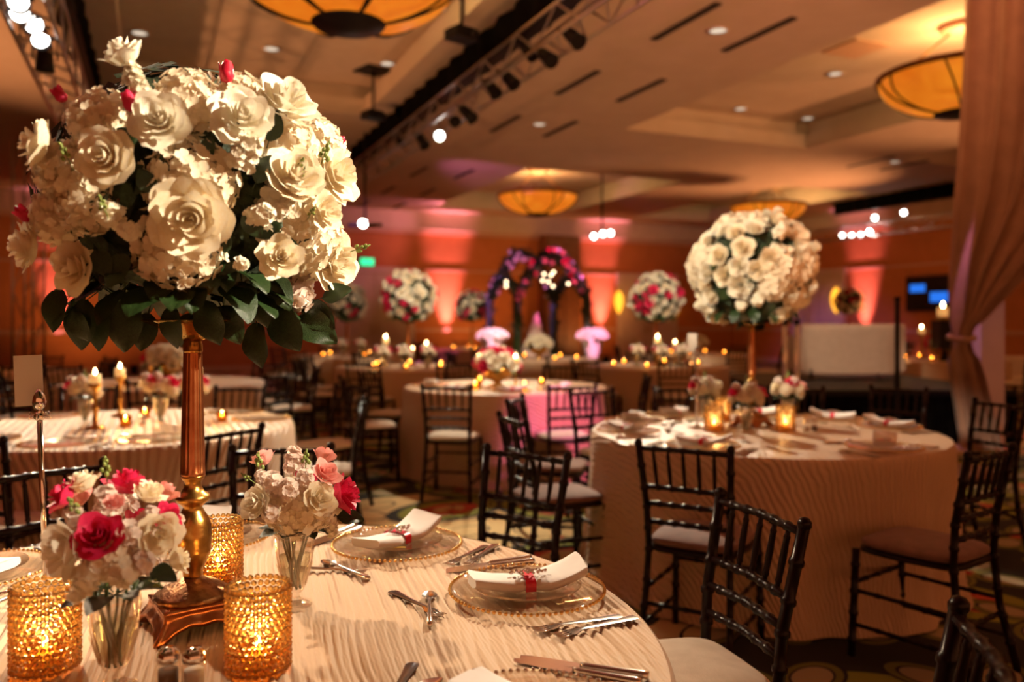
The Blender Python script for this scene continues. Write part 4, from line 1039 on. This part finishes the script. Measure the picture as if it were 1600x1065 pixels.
VR = Vector((-.456, 1.72, ZT1)); VL = Vector((-.648, 1.335, ZT1))
vase(VR, 'cut glass vase with short foot right of the gold stand'); vase(VL, 'cut glass vase in the lower left, in front of the gold stand')
bouquet(VR+Vector((0, 0, .15)), 'small bouquet with a hot pink rose right of the gold stand', [('h', 461, 812, 48, 0), ('r', 503, 776, 31, 'petal'), ('r', 547, 771, 38, 'pink'), ('r', 514, 735, 26, 'blush'), ('r', 396, 784, 30, 'petal_white'), ('s', 450, 762, 30, 'stock'), ('s', 425, 752, 26, 'stock'), ('s', 478, 745, 26, 'stock'), ('s', 420, 805, 26, 'stock'), ('h', 512, 808, 34, 0), ('s', 405, 742, 18, 'stock'), ('g', 404, 722, 20, 0, (0, -.2, 1)), ('g', 478, 716, 18, 0, (.1, -.2, 1)), ('g', 385, 745, 12, 0), ('l', 545, 800, 40, 0), ('s', 525, 828, 20, 'petal_white', (.3, -.3, -.8))], 1.72, 462, 838)
bouquet(VL+Vector((0, 0, .15)), 'full bouquet of hot pink and cream roses, lower left', [('r', 125, 746, 32, 'petal'), ('r', 90, 770, 32, 'pink', (-.7, -.4, .5)), ('r', 200, 746, 38, 'pink'), ('r', 236, 764, 30, 'petal'), ('r', 151, 834, 44, 'pink'), ('r', 88, 860, 50, 'petal_white', (-.6, -.8, 0)), ('r', 252, 834, 40, 'petal', (.7, -.7, .1)), ('r', 266, 806, 28, 'pink', (.8, -.3, .4)), ('s', 165, 768, 30, 'stock'), ('r', 179, 782, 18, 'blush'), ('s', 203, 832, 36, 'stock'), ('s', 137, 900, 42, 'petal_white', (-.3, -.7, -.2)), ('s', 200, 895, 40, 'petal_white', (.2, -.8, -.2)), ('s', 228, 880, 32, 'stock'), ('s', 110, 800, 28, 'stock'), ('g', 165, 728, 22, 0, (0, -.2, 1)), ('g', 115, 790, 22, 0), ('l', 250, 880, 44, 0, (1, -.2, -.2)), ('s', 240, 800, 24, 'stock'), ('s', 120, 930, 26, 'petal_white', (-.4, -.6, -.5)), ('g', 245, 912, 16, 0), ('h', 165, 870, 40, 0)], 1.335, 178, 925, R_=.115)

# salt and pepper ------------------------------------------------------------------
def shaker(loc, lab, fill):
    o = empty('shaker', loc); tag(o, lab, 'shaker', 'salt and pepper shakers')
    b = MB(); b.lathe([(.015, 0), (.019, .004), (.019, .042), (.016, .048)], 14, mod=lambda a, i: 1+.03*math.cos(7*a)); b.build('glass_body', M['glass_cut'], o)
    b = MB(); b.lathe([(0, .004), (.0155, .005), (.0155, .033), (0, .033)], 12); b.build('contents', fill, o)
    b = MB(); b.lathe([(.0175, .046), (.019, .05), (.018, .060), (.012, .067), (0, .069)], 16); b.build('cap', M['chrome'], o)
M['salt'] = mat('salt', (.75, .7, .68), .9); M['pepper'] = mat('pepper', (.12, .07, .05), .9)
shaker((-.556, 1.325, ZT1), 'glass pepper shaker with chrome cap at the bottom edge', M['pepper']); shaker((-.514, 1.325, ZT1), 'glass salt shaker with chrome cap at the bottom edge', M['salt'])
# table number stand ---------------------------------------------------------------------
def number_stand(loc, lab, h=.58, rz=0, tilt=0, s=1):
    o = empty('table_number_stand', loc, rz); tag(o, lab, 'table number stand', 'table number stands'); o.rotation_euler = (0, tilt, rz); o.scale = (s,)*3
    b = MB(); b.lathe([(.045, 0), (.045, .004), (.012, .01), (.006, .02)], 20); b.build('base', M['chrome'], o)
    b = MB(); b.tube([(0, 0, .015), (0, 0, h)], .0055, 10); b.build('pole', M['chrome'], o)
    b = MB(); b.lathe([(.006, h-.01), (.012, h-.004), (.010, h+.002), (.006, h+.008), (.011, h+.018), (.014, h+.028), (.011, h+.042), (.004, h+.054), (0, h+.056)], 14)
    for k in range(4):
        a = k*PI/2; b.tube([(.008*math.cos(a), .008*math.sin(a), h), (.02*math.cos(a), .02*math.sin(a), h-.006), (.016*math.cos(a), .016*math.sin(a), h+.008)], .0025, 5)
    b.build('finial_clip', M['chrome'], o)
    b = MB(); b.grid([[(x-.022, .014+.004*x/.04, h+.02+z) for x in (-.026, .026)] for z in (0, .05, .105)]); b.grid([[(x-.022, .0155+.004*x/.04, h+.02+z) for x in (-.026, .026)] for z in (0, .05, .105)]); b.build('card', M['card'], o, False)
number_stand((-.965, 1.70, ZT1), 'chrome table number stand with a blank white card at the left', .40, .25, math.radians(-2))

# ------------------------------------------------------------------ rose ball table
ZB = TABLE_Z+.001
for a, nr in ((185, .4), (150, .2), (118, .5), (232, .1), (75, .3), (40, .4), (8, .5), (300, .6)):
    ang = math.radians(a); setting(T2, ang, {185: 'at the left end of the rose ball table', 150: 'at the back left of the rose ball table', 118: 'at the back left centre, rose ball table', 232: 'behind the dark chair back on the rose ball table', 75: 'at the back of the rose ball table near vases', 40: 'at the back right of the rose ball table', 8: 'at the right end of the rose ball table', 300: 'at the front right of the rose ball table'}[a], False, nrot=nr, z=ZB, group='rose ball table')
crystal_holder((1.09, 4.42, ZB), 'glowing crystal candle holder at the left under the white rose ball', 1.2, .95)
crystal_holder((1.26, 4.92, ZB), 'glowing crystal candle holder behind the centre vase of the rose ball table', 1.2, .95)
crystal_holder((1.475, 4.42, ZB), 'glowing crystal candle holder at the right under the white rose ball', 1.2, .95)
def small_bouquet(loc, lab, cols, s=1):
    o = empty('rose_bouquet', loc); tag(o, lab, 'bouquet', 'small rose bouquets'); stems(o, 5); o.scale = (s,)*3; n = len(cols)
    for i, m in enumerate(cols):
        a = -PI/2+(i-(n-1)/2)*1.15; rr = .058 if i else .0; p = Vector((math.cos(a)*.06, math.sin(a)*.05, .06+.018*(i % 2))); rose(o, p, p-Vector((0, 0, .0)), .04, m, False, 2)
    for i in range(9):
        a = i*.7; p = Vector((math.cos(a)*.055, math.sin(a)*.055, .03+.07*((i*5) % 9)/9)); (stock if i % 2 else hydrangea)(o, p, p, .036, **({} if i % 2 else {'n': 0}))
    for i in range(6): a = i*PI/3; leaf(o, (math.cos(a)*.02, math.sin(a)*.02, 0), (math.cos(a), math.sin(a), .2), (0, 0, 1), .06, 'leaf')
    sprig(o, (.0, .0, .12), (0, 0, 1), .03)
for x, y, lab, cols in ((1.13, 4.80, 'left', ('pink', 'petal_white', 'petal')), (1.24, 4.33, 'middle', ('pink', 'petal', 'pink')), (1.60, 4.75, 'right', ('petal', 'pink', 'blush'))):
    vase((x, y, ZB), 'glass vase on the rose ball table, %s of three' % lab, .95); small_bouquet((x, y, ZB+.145), 'small pink and cream bouquet on the rose ball table, %s of three' % lab, cols, 1.1)
number_stand((1.03, 4.57, ZB), 'chrome table number stand with white card on the rose ball table', .40, 0, 0, 1.0)
shaker((1.58, 4.40, ZB), 'little salt shaker on the rose ball table', M['salt']); shaker((1.63, 4.42, ZB), 'little pepper shaker on the rose ball table', M['pepper'])

# ------------------------------------------------------------------ candles for the farther tables
FLB = MB(); FLB.lathe([(0, 0), (.006, .006), (.0075, .014), (.005, .024), (0, .034)], 8, cap=False); FLB = FLB.mesh('flame', M['flame_far'])
vt = MB(); vt.lathe([(0, 0), (.028, 0), (.034, .06), (.032, .06), (.027, .006), (0, .006)], 14, cap=False); VOT = vt.mesh('glass_cup', M['votive'])
cs = MB(); cs.lathe([(.05, 0), (.05, .01), (.015, .02), (.012, .1), (.018, .11), (.011, .12), (.01, .2), (.02, .22), (.034, .235), (.036, .25), (.0, .25)], 16); CST = cs.mesh('candlestick', M['gold'])
cw = MB(); cw.lathe([(.028, .25), (.03, .255), (.03, .30), (0, .30)], 14); CWX = cw.mesh('pillar_wax', M['wax'])
votives = {}
def votive(x, y, z, key, glow=0):
    o = empty('votive_candle', (x, y, z)); inst('glass_cup', VOT, o); inst('wax', WAX, o); inst('flame', FLB, o, (0, 0, .03)); votives.setdefault(key, []).append(o)
    if glow: point((x, y, z+.09), glow, (1, .55, .18), .03)
sticks = {}
def candlestick(x, y, z, key, s=1):
    o = empty('candlestick', (x, y, z)); inst('stick', CST, o); q = inst('pillar_wax', CWX, o); inst('flame', FLB, q, (0, 0, .30)); o.scale = (s,)*3; sticks.setdefault(key, []).append(o)
# striped table
for x, y in ((-2.18, 4.62), (-2.25, 5.02), (-1.72, 4.86)): votive(x, y, ZB, 'striped table', .9)
candlestick(-2.30, 4.52, ZB, 'striped table'); candlestick(-2.44, 5.1, ZB, 'striped table', 1.0); candlestick(-2.0, 5.2, ZB, 'striped table', 1.0)
vase((-2.46, 4.72, ZB), 'glass vase on the striped table, leftmost'); small_bouquet((-2.46, 4.72, ZB+.15), 'small pink bouquet on the striped table, leftmost', ('pink', 'petal_white', 'stock'), 1.15)
vase((-2.06, 4.80, ZB), 'glass vase on the striped table, middle'); small_bouquet((-2.06, 4.80, ZB+.15), 'small pink bouquet on the striped table, middle', ('petal', 'pink', 'pink'), 1.25)
vase((-1.95, 5.02, ZB), 'glass vase on the striped table, rearmost'); small_bouquet((-1.95, 5.02, ZB+.15), 'small pink bouquet on the striped table, rearmost', ('pink', 'petal', 'pink'), 1.1)
shaker((-2.10, 4.66, ZB), 'salt shaker on the striped table', M['salt'])
for a, lab in ((272, 'at the front of the striped table'), (305, 'at the front right of the striped table'), (235, 'at the front left of the striped table'), (20, 'at the right end of the striped table'), (55, 'at the back right of the striped table'), (150, 'at the back left of the striped table')):
    setting(T3, math.radians(a), lab, False, z=ZB, nap=False, group='striped table', cut=a in (272, 305))
# middle table: gold bowl of roses
def gold_bowl(loc, lab, s=1, n=24, pk=.3, lab2=''):
    o = empty('gold_bowl', loc); tag(o, lab, 'bowl', 'gold flower bowls'); o.scale = (s,)*3
    b = MB(); b.lathe([(.07, 0), (.07, .012), (.03, .03), (.03, .045), (.09, .07), (.135, .12), (.14, .16), (.132, .16), (.08, .075), (0, .06)], 28, cap=False); b.build('bowl_body', M['gold'], o)
    f = empty('flower_arrangement', Vector(loc)+Vector((0, 0, .13*s))); tag(f, lab2, 'flower arrangement', 'low flower arrangements'); f.scale = (s,)*3
    rr = random.Random(n)
    b = MB(); b.ball((0, 0, .03), .12, 12, 8, (1, 1, .8)); b.build('foliage_heart', M['moss'], f)
    for i in range(n):
        d = fib(n*2, i); d.z = max(d.z, .02)*.8; rose(f, d*.15+Vector((0, 0, .03)), d, .055, 'pink' if rr.random() < pk else 'petal_white', False, 3)
    for i in range(8): a = i*PI/4; leaf(f, (math.cos(a)*.1, math.sin(a)*.1, .02), (math.cos(a), math.sin(a), -.1), (0, 0, 1), .1, 'leaf')
gold_bowl((-.13, 7.3, ZB), 'gold footed bowl on the middle table', 1.15, 22, .34, 'low mound of white and pink roses in the gold bowl, middle table')
for a, r in ((.3, .35), (2.2, .42), (4.0, .40), (5.2, .36), (3.4, .25)): votive(T4.x+r*math.cos(a), T4.y+r*math.sin(a), ZB, 'middle table', .5 if r > .37 else 0)
candlestick(.03, 7.2, ZB, 'middle table', .9); candlestick(-.3, 7.25, ZB, 'middle table', .9)
for a, lab in ((235, 'at the front left of the middle table'), (275, 'at the front of the middle table'), (310, 'at the front right of the middle table'), (180, 'at the left end of the middle table')):
    setting(T4, math.radians(a), lab, False, z=ZB, nap=True, cut=False, group='middle table', r=.68)
gold_bowl((-3.35, 7.9, ZB), 'gold footed bowl on the far left table', 1.15, 20, .12, 'low white flowers in the bowl on the far left table')
gold_bowl((.42, 12.7, ZB), 'gold footed bowl on the table in front of the arch', 1.2, 20, .05, 'low mound of white flowers in front of the arch')
gold_bowl((6.55, 12.5, ZB), 'gold footed bowl on the candlelit table behind the drape', 1.3, 22, .4, 'pink and white flowers among candles behind the drape')
gold_bowl((3.3, 14.6, ZB), 'gold footed bowl on the distant table beyond the rose ball', 1.1, 18, .1, 'low white flowers on the distant table beyond the rose ball')
for i, ((x, y), nm) in enumerate(FAR_T):
    nv = (5, 6, 6, 4, 4, 6, 4, 4, 8, 4)[i]
    for k in range(nv):
        a = k*2*PI/nv+.6*i; r = .38+.2*((k*3+i) % 3)/2; votive(x+r*math.cos(a), y+r*math.sin(a), ZB, nm, .5 if k % 3 == 0 else 0)
    if i in (1, 2, 8):
        for k in range(3): a = k*2.1+.5+i; candlestick(x+.3*math.cos(a), y+.3*math.sin(a), ZB, nm, (.75, 1.25, 1.0)[k]*(1 if i != 8 else 2.1))
    if i in (1, 2, 4):
        for k in range(3):
            a = -1.57+(k-1)*.9; q = (x+.36*math.cos(a), y+.36*math.sin(a), ZB); vase(q, 'glass vase on the %s, %s of three' % (nm, ('left', 'middle', 'right')[k])); small_bouquet((q[0], q[1], ZB+.15), 'small pink bouquet on the %s, %s of three' % (nm, ('left', 'middle', 'right')[k]), ('pink', 'petal', 'pink'), 1.2)
for k, L_ in votives.items(): order_labels(L_, 'lit votive candle on the '+k+', {}', 'candle', 'votive candles on the '+k)
for k, L_ in sticks.items(): order_labels(L_, 'gold candlestick on the '+k+', {}', 'candlestick', 'candlesticks on the '+k)

# ------------------------------------------------------------------ floral arch
def garland(name, pts, r, parent, n=260, cols=('leaf',), seed=0):
    """a thick rope of leaves and blossoms along a path"""
    rr = random.Random(seed); P = [Vector(p) for p in pts]; b = MB(); b.tube(P, r*.55, 8)
    for i in range(n):
        f = rr.random()*(len(P)-1); k = min(int(f), len(P)-2); p = P[k].lerp(P[k+1], f-k); d = Vector((rr.gauss(0, 1), rr.gauss(0, 1), rr.gauss(0, 1))).normalized()
        q = axisM(p+d*r*rr.uniform(.5, 1.1), d+Vector((rr.gauss(0, .5), rr.gauss(0, .5), rr.gauss(0, .5))), r*rr.uniform(.5, .9))
        b.add([q @ Vector(v) for v in ((-.4, 0, 0), (0, -.6, .1), (.4, 0, 0), (0, .9, .1))], [(0, 1, 2), (0, 2, 3)])
    o = b.build(name, M['leaf'], parent, False); o['kind'] = 'stuff'
    return o
arch = empty('floral_arch', (.45, 14.6, 0)); tag(arch, 'canopy of leafy floral arches lit purple and pink by the far wall', 'floral arch')
def arch_path(x0, x1, y0, y1, ht, rise):
    pts = [(x0, y0, 0), (x0, y0, ht*.5), (x0, y0, ht)]
    for i in range(1, 12):
        t = i/12; a = PI*(1-t); pts.append((x0+(x1-x0)*t, y0+(y1-y0)*t, ht+rise*math.sin(PI*t)))
    return pts+[(x1, y1, ht), (x1, y1, ht*.5), (x1, y1, 0)]
rr = random.Random(9)
for (x0, x1, y, ht, rise, dm) in ((-.36, .82, -.7, 1.75, .72, 'pink'), (-.86, .32, .6, 1.78, .80, 'stock')):
    path = arch_path(x0, x1, y, y, ht, rise); garland('garland', path, .13, arch, 520, seed=int(y*10))
    for k in range(26):
        f = 2+rr.random()*12; i = int(f); p = Vector(path[i]).lerp(Vector(path[min(i+1, len(path)-1)]), f-i)+Vector((rr.uniform(-.12, .12), -.12+rr.uniform(-.06, .06), rr.uniform(-.12, .1)))
        rose(arr if 0 else arch, p, (rr.gauss(0, .4), -1, .3), .045, 'petal_white' if dm == 'stock' else ('blush' if k % 3 else 'pink'), False, 2)
for x0, y0, y1 in ((-.6, -.7, .6),):
    pass
garland('side_garland', arch_path(-.36, -.86, -.7, .6, 1.75, .35)[2:-2], .11, arch, 220, seed=3); garland('side_garland', arch_path(.82, .32, -.7, .6, 1.75, .35)[2:-2], .11, arch, 220, seed=4)
# glass globes with tea lights hang below the arch
gl = MB(); gl.ball((0, 0, 0), .045, 12, 8); GLB = gl.mesh('globe', M['glass']); tl = MB(); tl.ball((0, 0, 0), .022, 8, 6); TLM = tl.mesh('tea_light', emis('tealight_glow', (1, .72, .45), 9))
L_ = []
for px, py in ((821, 436), (827, 430), (837, 425), (850, 428), (861, 430), (865, 425), (848, 438), (857, 440), (864, 447), (888, 443), (791, 440), (791, 447), (823, 433)):
    q = at(px, py, 13.95); o = empty('hanging_tealight', q); inst('globe', GLB, o); inst('tea_light', TLM, o); b = MB(); b.tube([(0, 0, .04), (0, 0, 2.45-q.z)], .003, 4); b.build('cord', M['black'], o); L_.append(o)
order_labels(L_, 'hanging glass tealight below the arch, {}', 'tealight', 'tealights hanging in the arch')
# urn pedestals piled with flowers either side, and the tall tiered cake
def pedestal(x, y, lab, lab2, col):
    o = empty('pedestal_urn', (x, y, 0)); tag(o, lab, 'pedestal', 'white pedestal urns')
    b = MB(); b.lathe([(.2, 0), (.2, .06), (.11, .12), (.09, .5), (.12, .62), (.1, .66)], 20); b.build('column', M['white_paint'], o)
    b = MB(); b.lathe([(.07, .66), (.09, .74), (.16, .94), (.21, 1.06), (.2, 1.08), (.15, .96), (0, .84)], 24, cap=False); b.build('bowl', M['white_paint'], o)
    f = empty('flower_arrangement', (x, y, 1.0)); tag(f, lab2, 'flower arrangement', 'pedestal flowers')
    b = MB(); b.ball((0, 0, .05), .17, 14, 8, (1.2, 1.2, .6)); b.build('foliage_heart', M['moss'], f)
    for i in range(34):
        d = fib(60, i); d.z = max(.02, d.z)*.55; rose(f, Vector((d.x*.24, d.y*.24, d.z*.2+.08)), d, .05, 'petal_white', False, 3)
    spot((x+.5, y-3.0, 3.7), (x, y, 1.1), 3600, col, 11, .5)
pedestal(-.32, 13.6, 'white pedestal urn glowing pink left of the arch', 'white flowers glowing pink in the urn left of the arch', (1, .5, .75))
pedestal(1.33, 13.6, 'white pedestal urn glowing pink right of the arch', 'white flowers glowing pink in the urn right of the arch', (1, .35, .7))
o = empty('cake', (.41, 14.2, .74)); tag(o, 'slender tiered cake glowing pink inside the floral arch', 'cake')
z = 0
for i, (r, h) in enumerate(((.24, .14), (.19, .14), (.14, .14), (.10, .13), (.065, .12))):
    b = MB(); b.lathe([(r, z), (r*1.02, z+.01), (r, z+h-.01), (r*.96, z+h)], 28); b.build('tier', M['frost'], o); z += h
b = MB(); b.ball((0, 0, z+.04), .05, 10, 7); b.build('topper', M['frost'], o)
b = MB(); b.lathe([(.45, 0), (.45, .73), (.43, .74)], 32, mod=lambda a, i: 1+.04*math.sin(12*a)*(i == 0)); tag(b.build('cake_table', M['sofa'], None, loc=(.41, 14.2, 0)), 'small round skirted table under the tiered cake', 'table')

# ------------------------------------------------------------------ stage, sofa, drape
o = empty('stage_platform', (0, 0, 0)); tag(o, 'low stage with black skirt behind the rose ball table', 'stage')
b = MB(); b.box((4.25, 10.5, .56), (2.6, 3.0, .06)); b.build('deck', M['black'], o, False)
rows = []
peri = [(2.95+2.6*i/60, 9.0) for i in range(61)]+[(5.55, 9+3*i/40) for i in range(1, 41)]+[(5.55-2.6*i/60, 12) for i in range(1, 61)]+[(2.95, 12-3*i/40) for i in range(1, 41)]
for z in (.005, .3, .53): rows.append([(x+(.02*math.sin(i*1.9) if 0 else 0), y-.02+.02*math.sin(i*2.1), z) for i, (x, y) in enumerate(peri)])
b = MB(); b.grid(rows); b.build('skirt', M['drapeblack'], o)
def sofa(loc, rz, lab, w_=1.35):
    o = empty('sofa', loc, rz); tag(o, lab, 'sofa', 'white lounge sofas')
    rows = []
    for z, k, yy in ((.08, .94, 0), (.35, .97, .0), (.62, 1.0, -.03), (.70, 1.0, -.04), (.72, .98, -.02), (.72, .96, .06), (.68, .95, .09), (.3, .93, .1)):
        rows.append([(s*w_/2*k, yy+.16*(abs(s)**3), z) for s in [-1+i/8 for i in range(17)]])
    b = MB(); b.grid(rows); b.build('back', M['sofa'], o)
    b = MB(); b.box((0, .42, .26), (w_*.88, .6, .28)); b.build('seat', M['sofa'], o, False)
    for s in (-1, 1):
        b = MB(); b.box((s*w_*.46, .45, .33), (.12, .62, .46)); b.build('arm', M['sofa'], o, False)
        for y in (.08, .68):
            b = MB(); b.tube([(s*w_*.42, y, 0), (s*w_*.42, y, .12)], .02, 6); b.build('leg', M['wood'], o)
sofa((4.45, 10.55, .59), 0, 'cream sofa on the black stage with its curved back to us')
sofa((9.55, 14.5, 0), -.1, 'cream sofa back at the far right edge behind the pillar', 1.7)
# tied-back drape beside the stage
rows = []
prof = [(5.02, 4.70, 1.9), (4.2, 4.66, 1.85), (3.4, 4.62, 1.75), (2.7, 4.58, 1.55), (2.25, 4.56, 1.20), (1.9, 4.55, .85), (1.55, 4.55, .50), (1.3, 4.56, .24), (1.18, 4.58, .16), (1.05, 4.55, .22), (.8, 4.56, .30), (.4, 4.62, .34), (.12, 4.66, .36), (.02, 4.66, .40)]
nz = 60; NC = 150
pz = [p[0] for p in prof][::-1]; pl_ = [p[1] for p in prof][::-1]; pw_ = [p[2] for p in prof][::-1]
for j in range(nz):
    z = .02+(5.0-.02)*j/(nz-1); x0 = float(np.interp(z, pz, pl_)); wd = float(np.interp(z, pz, pw_)); row = []
    amp = .05+.05*(1-min(1, wd/1.6))
    if abs(z-1.18) < .15: amp = .045
    for i in range(NC):
        s = i/(NC-1); sag = .0
        row.append((x0+wd*s+.012*math.sin(s*60), 8.48+amp*math.sin(s*30+.5*math.sin(z*1.3))+.35*amp*math.sin(s*67+z)+.05*s, z))
    rows.append(row)
o = empty('drape', (0, 0, 0)); tag(o, 'tall mauve drape tied back at the right edge', 'drape')
b = MB(); b.grid(rows); b.build('cloth', M['drape'], o)
b = MB(); b.tube([(4.66+.125*math.cos(t), 8.49+.085*math.sin(t), 1.18+.02*math.sin(t)) for t in [2*PI*k/24 for k in range(25)]], .028, 8); b.build('tie_back', M['drape'], o)
b = MB(); b.box((5.12, 8.82, 2.49), (.25, .2, 4.98)); o = b.build('pillar', M['white_paint'], smooth=False); tag(o, 'square white pillar lit pink behind the tied drape', 'pillar')
# slim poles standing by the stage
for x, y, h, lab in ((4.02, 8.55, 1.56, 'slim dark pole rising behind the right of the rose ball table'), (2.80, 8.4, 1.32, 'left of two slim purple-lit poles beside the stage'), (2.92, 8.4, 1.32, 'right of two slim purple-lit poles beside the stage')):
    o = empty('slim_pole', (x, y, 0)); tag(o, lab, 'pole'); b = MB(); b.lathe([(.14, 0), (.14, .012), (.025, .02)], 18); b.build('base', M['black'], o)
    b = MB(); b.tube([(0, 0, .015), (0, 0, h)], .026, 10); b.build('shaft', M['chrome'] if h < 1.5 else M['black'], o)
    b = MB(); b.lathe([(.026, h), (.034, h+.01), (.034, h+.04), (0, h+.05)], 10); b.build('cap', M['black'], o)
# loudspeaker on a leaning stand, wall screen
o = empty('loudspeaker', (6.35, 12.0, 0)); tag(o, 'small black loudspeaker on a stand half hidden by the drape', 'loudspeaker')
b = MB(); b.box((0, 0, 1.15), (.3, .26, .42)); b.build('cabinet', M['black'], o, False); b = MB(); b.tube([(-.25, 0, .0), (0, 0, 1.0)], .025, 8); b.tube([(.25, 0, 0), (0, 0, .9)], .025, 8); b.tube([(0, .3, 0), (0, 0, .9)], .025, 8); b.build('tripod', M['black'], o)
u = u_at(1458); o = empty('wall_screen', W(u, V_RIGHT-.06, 2.05), PSI-PI/2); tag(o, 'flat wall screen glowing blue beside the drape', 'screen')
b = MB(); b.box((0, 0, 0), (1.5, .08, .9)); b.build('bezel', M['black'], o, False)
for x, z, w_, h in ((-.38, .14, .45, .2), (.25, -.1, .5, .25)): b = MB(); b.box((x, -.045, z), (w_, .01, h)); b.build('lit_window', M['screen'], o, False)
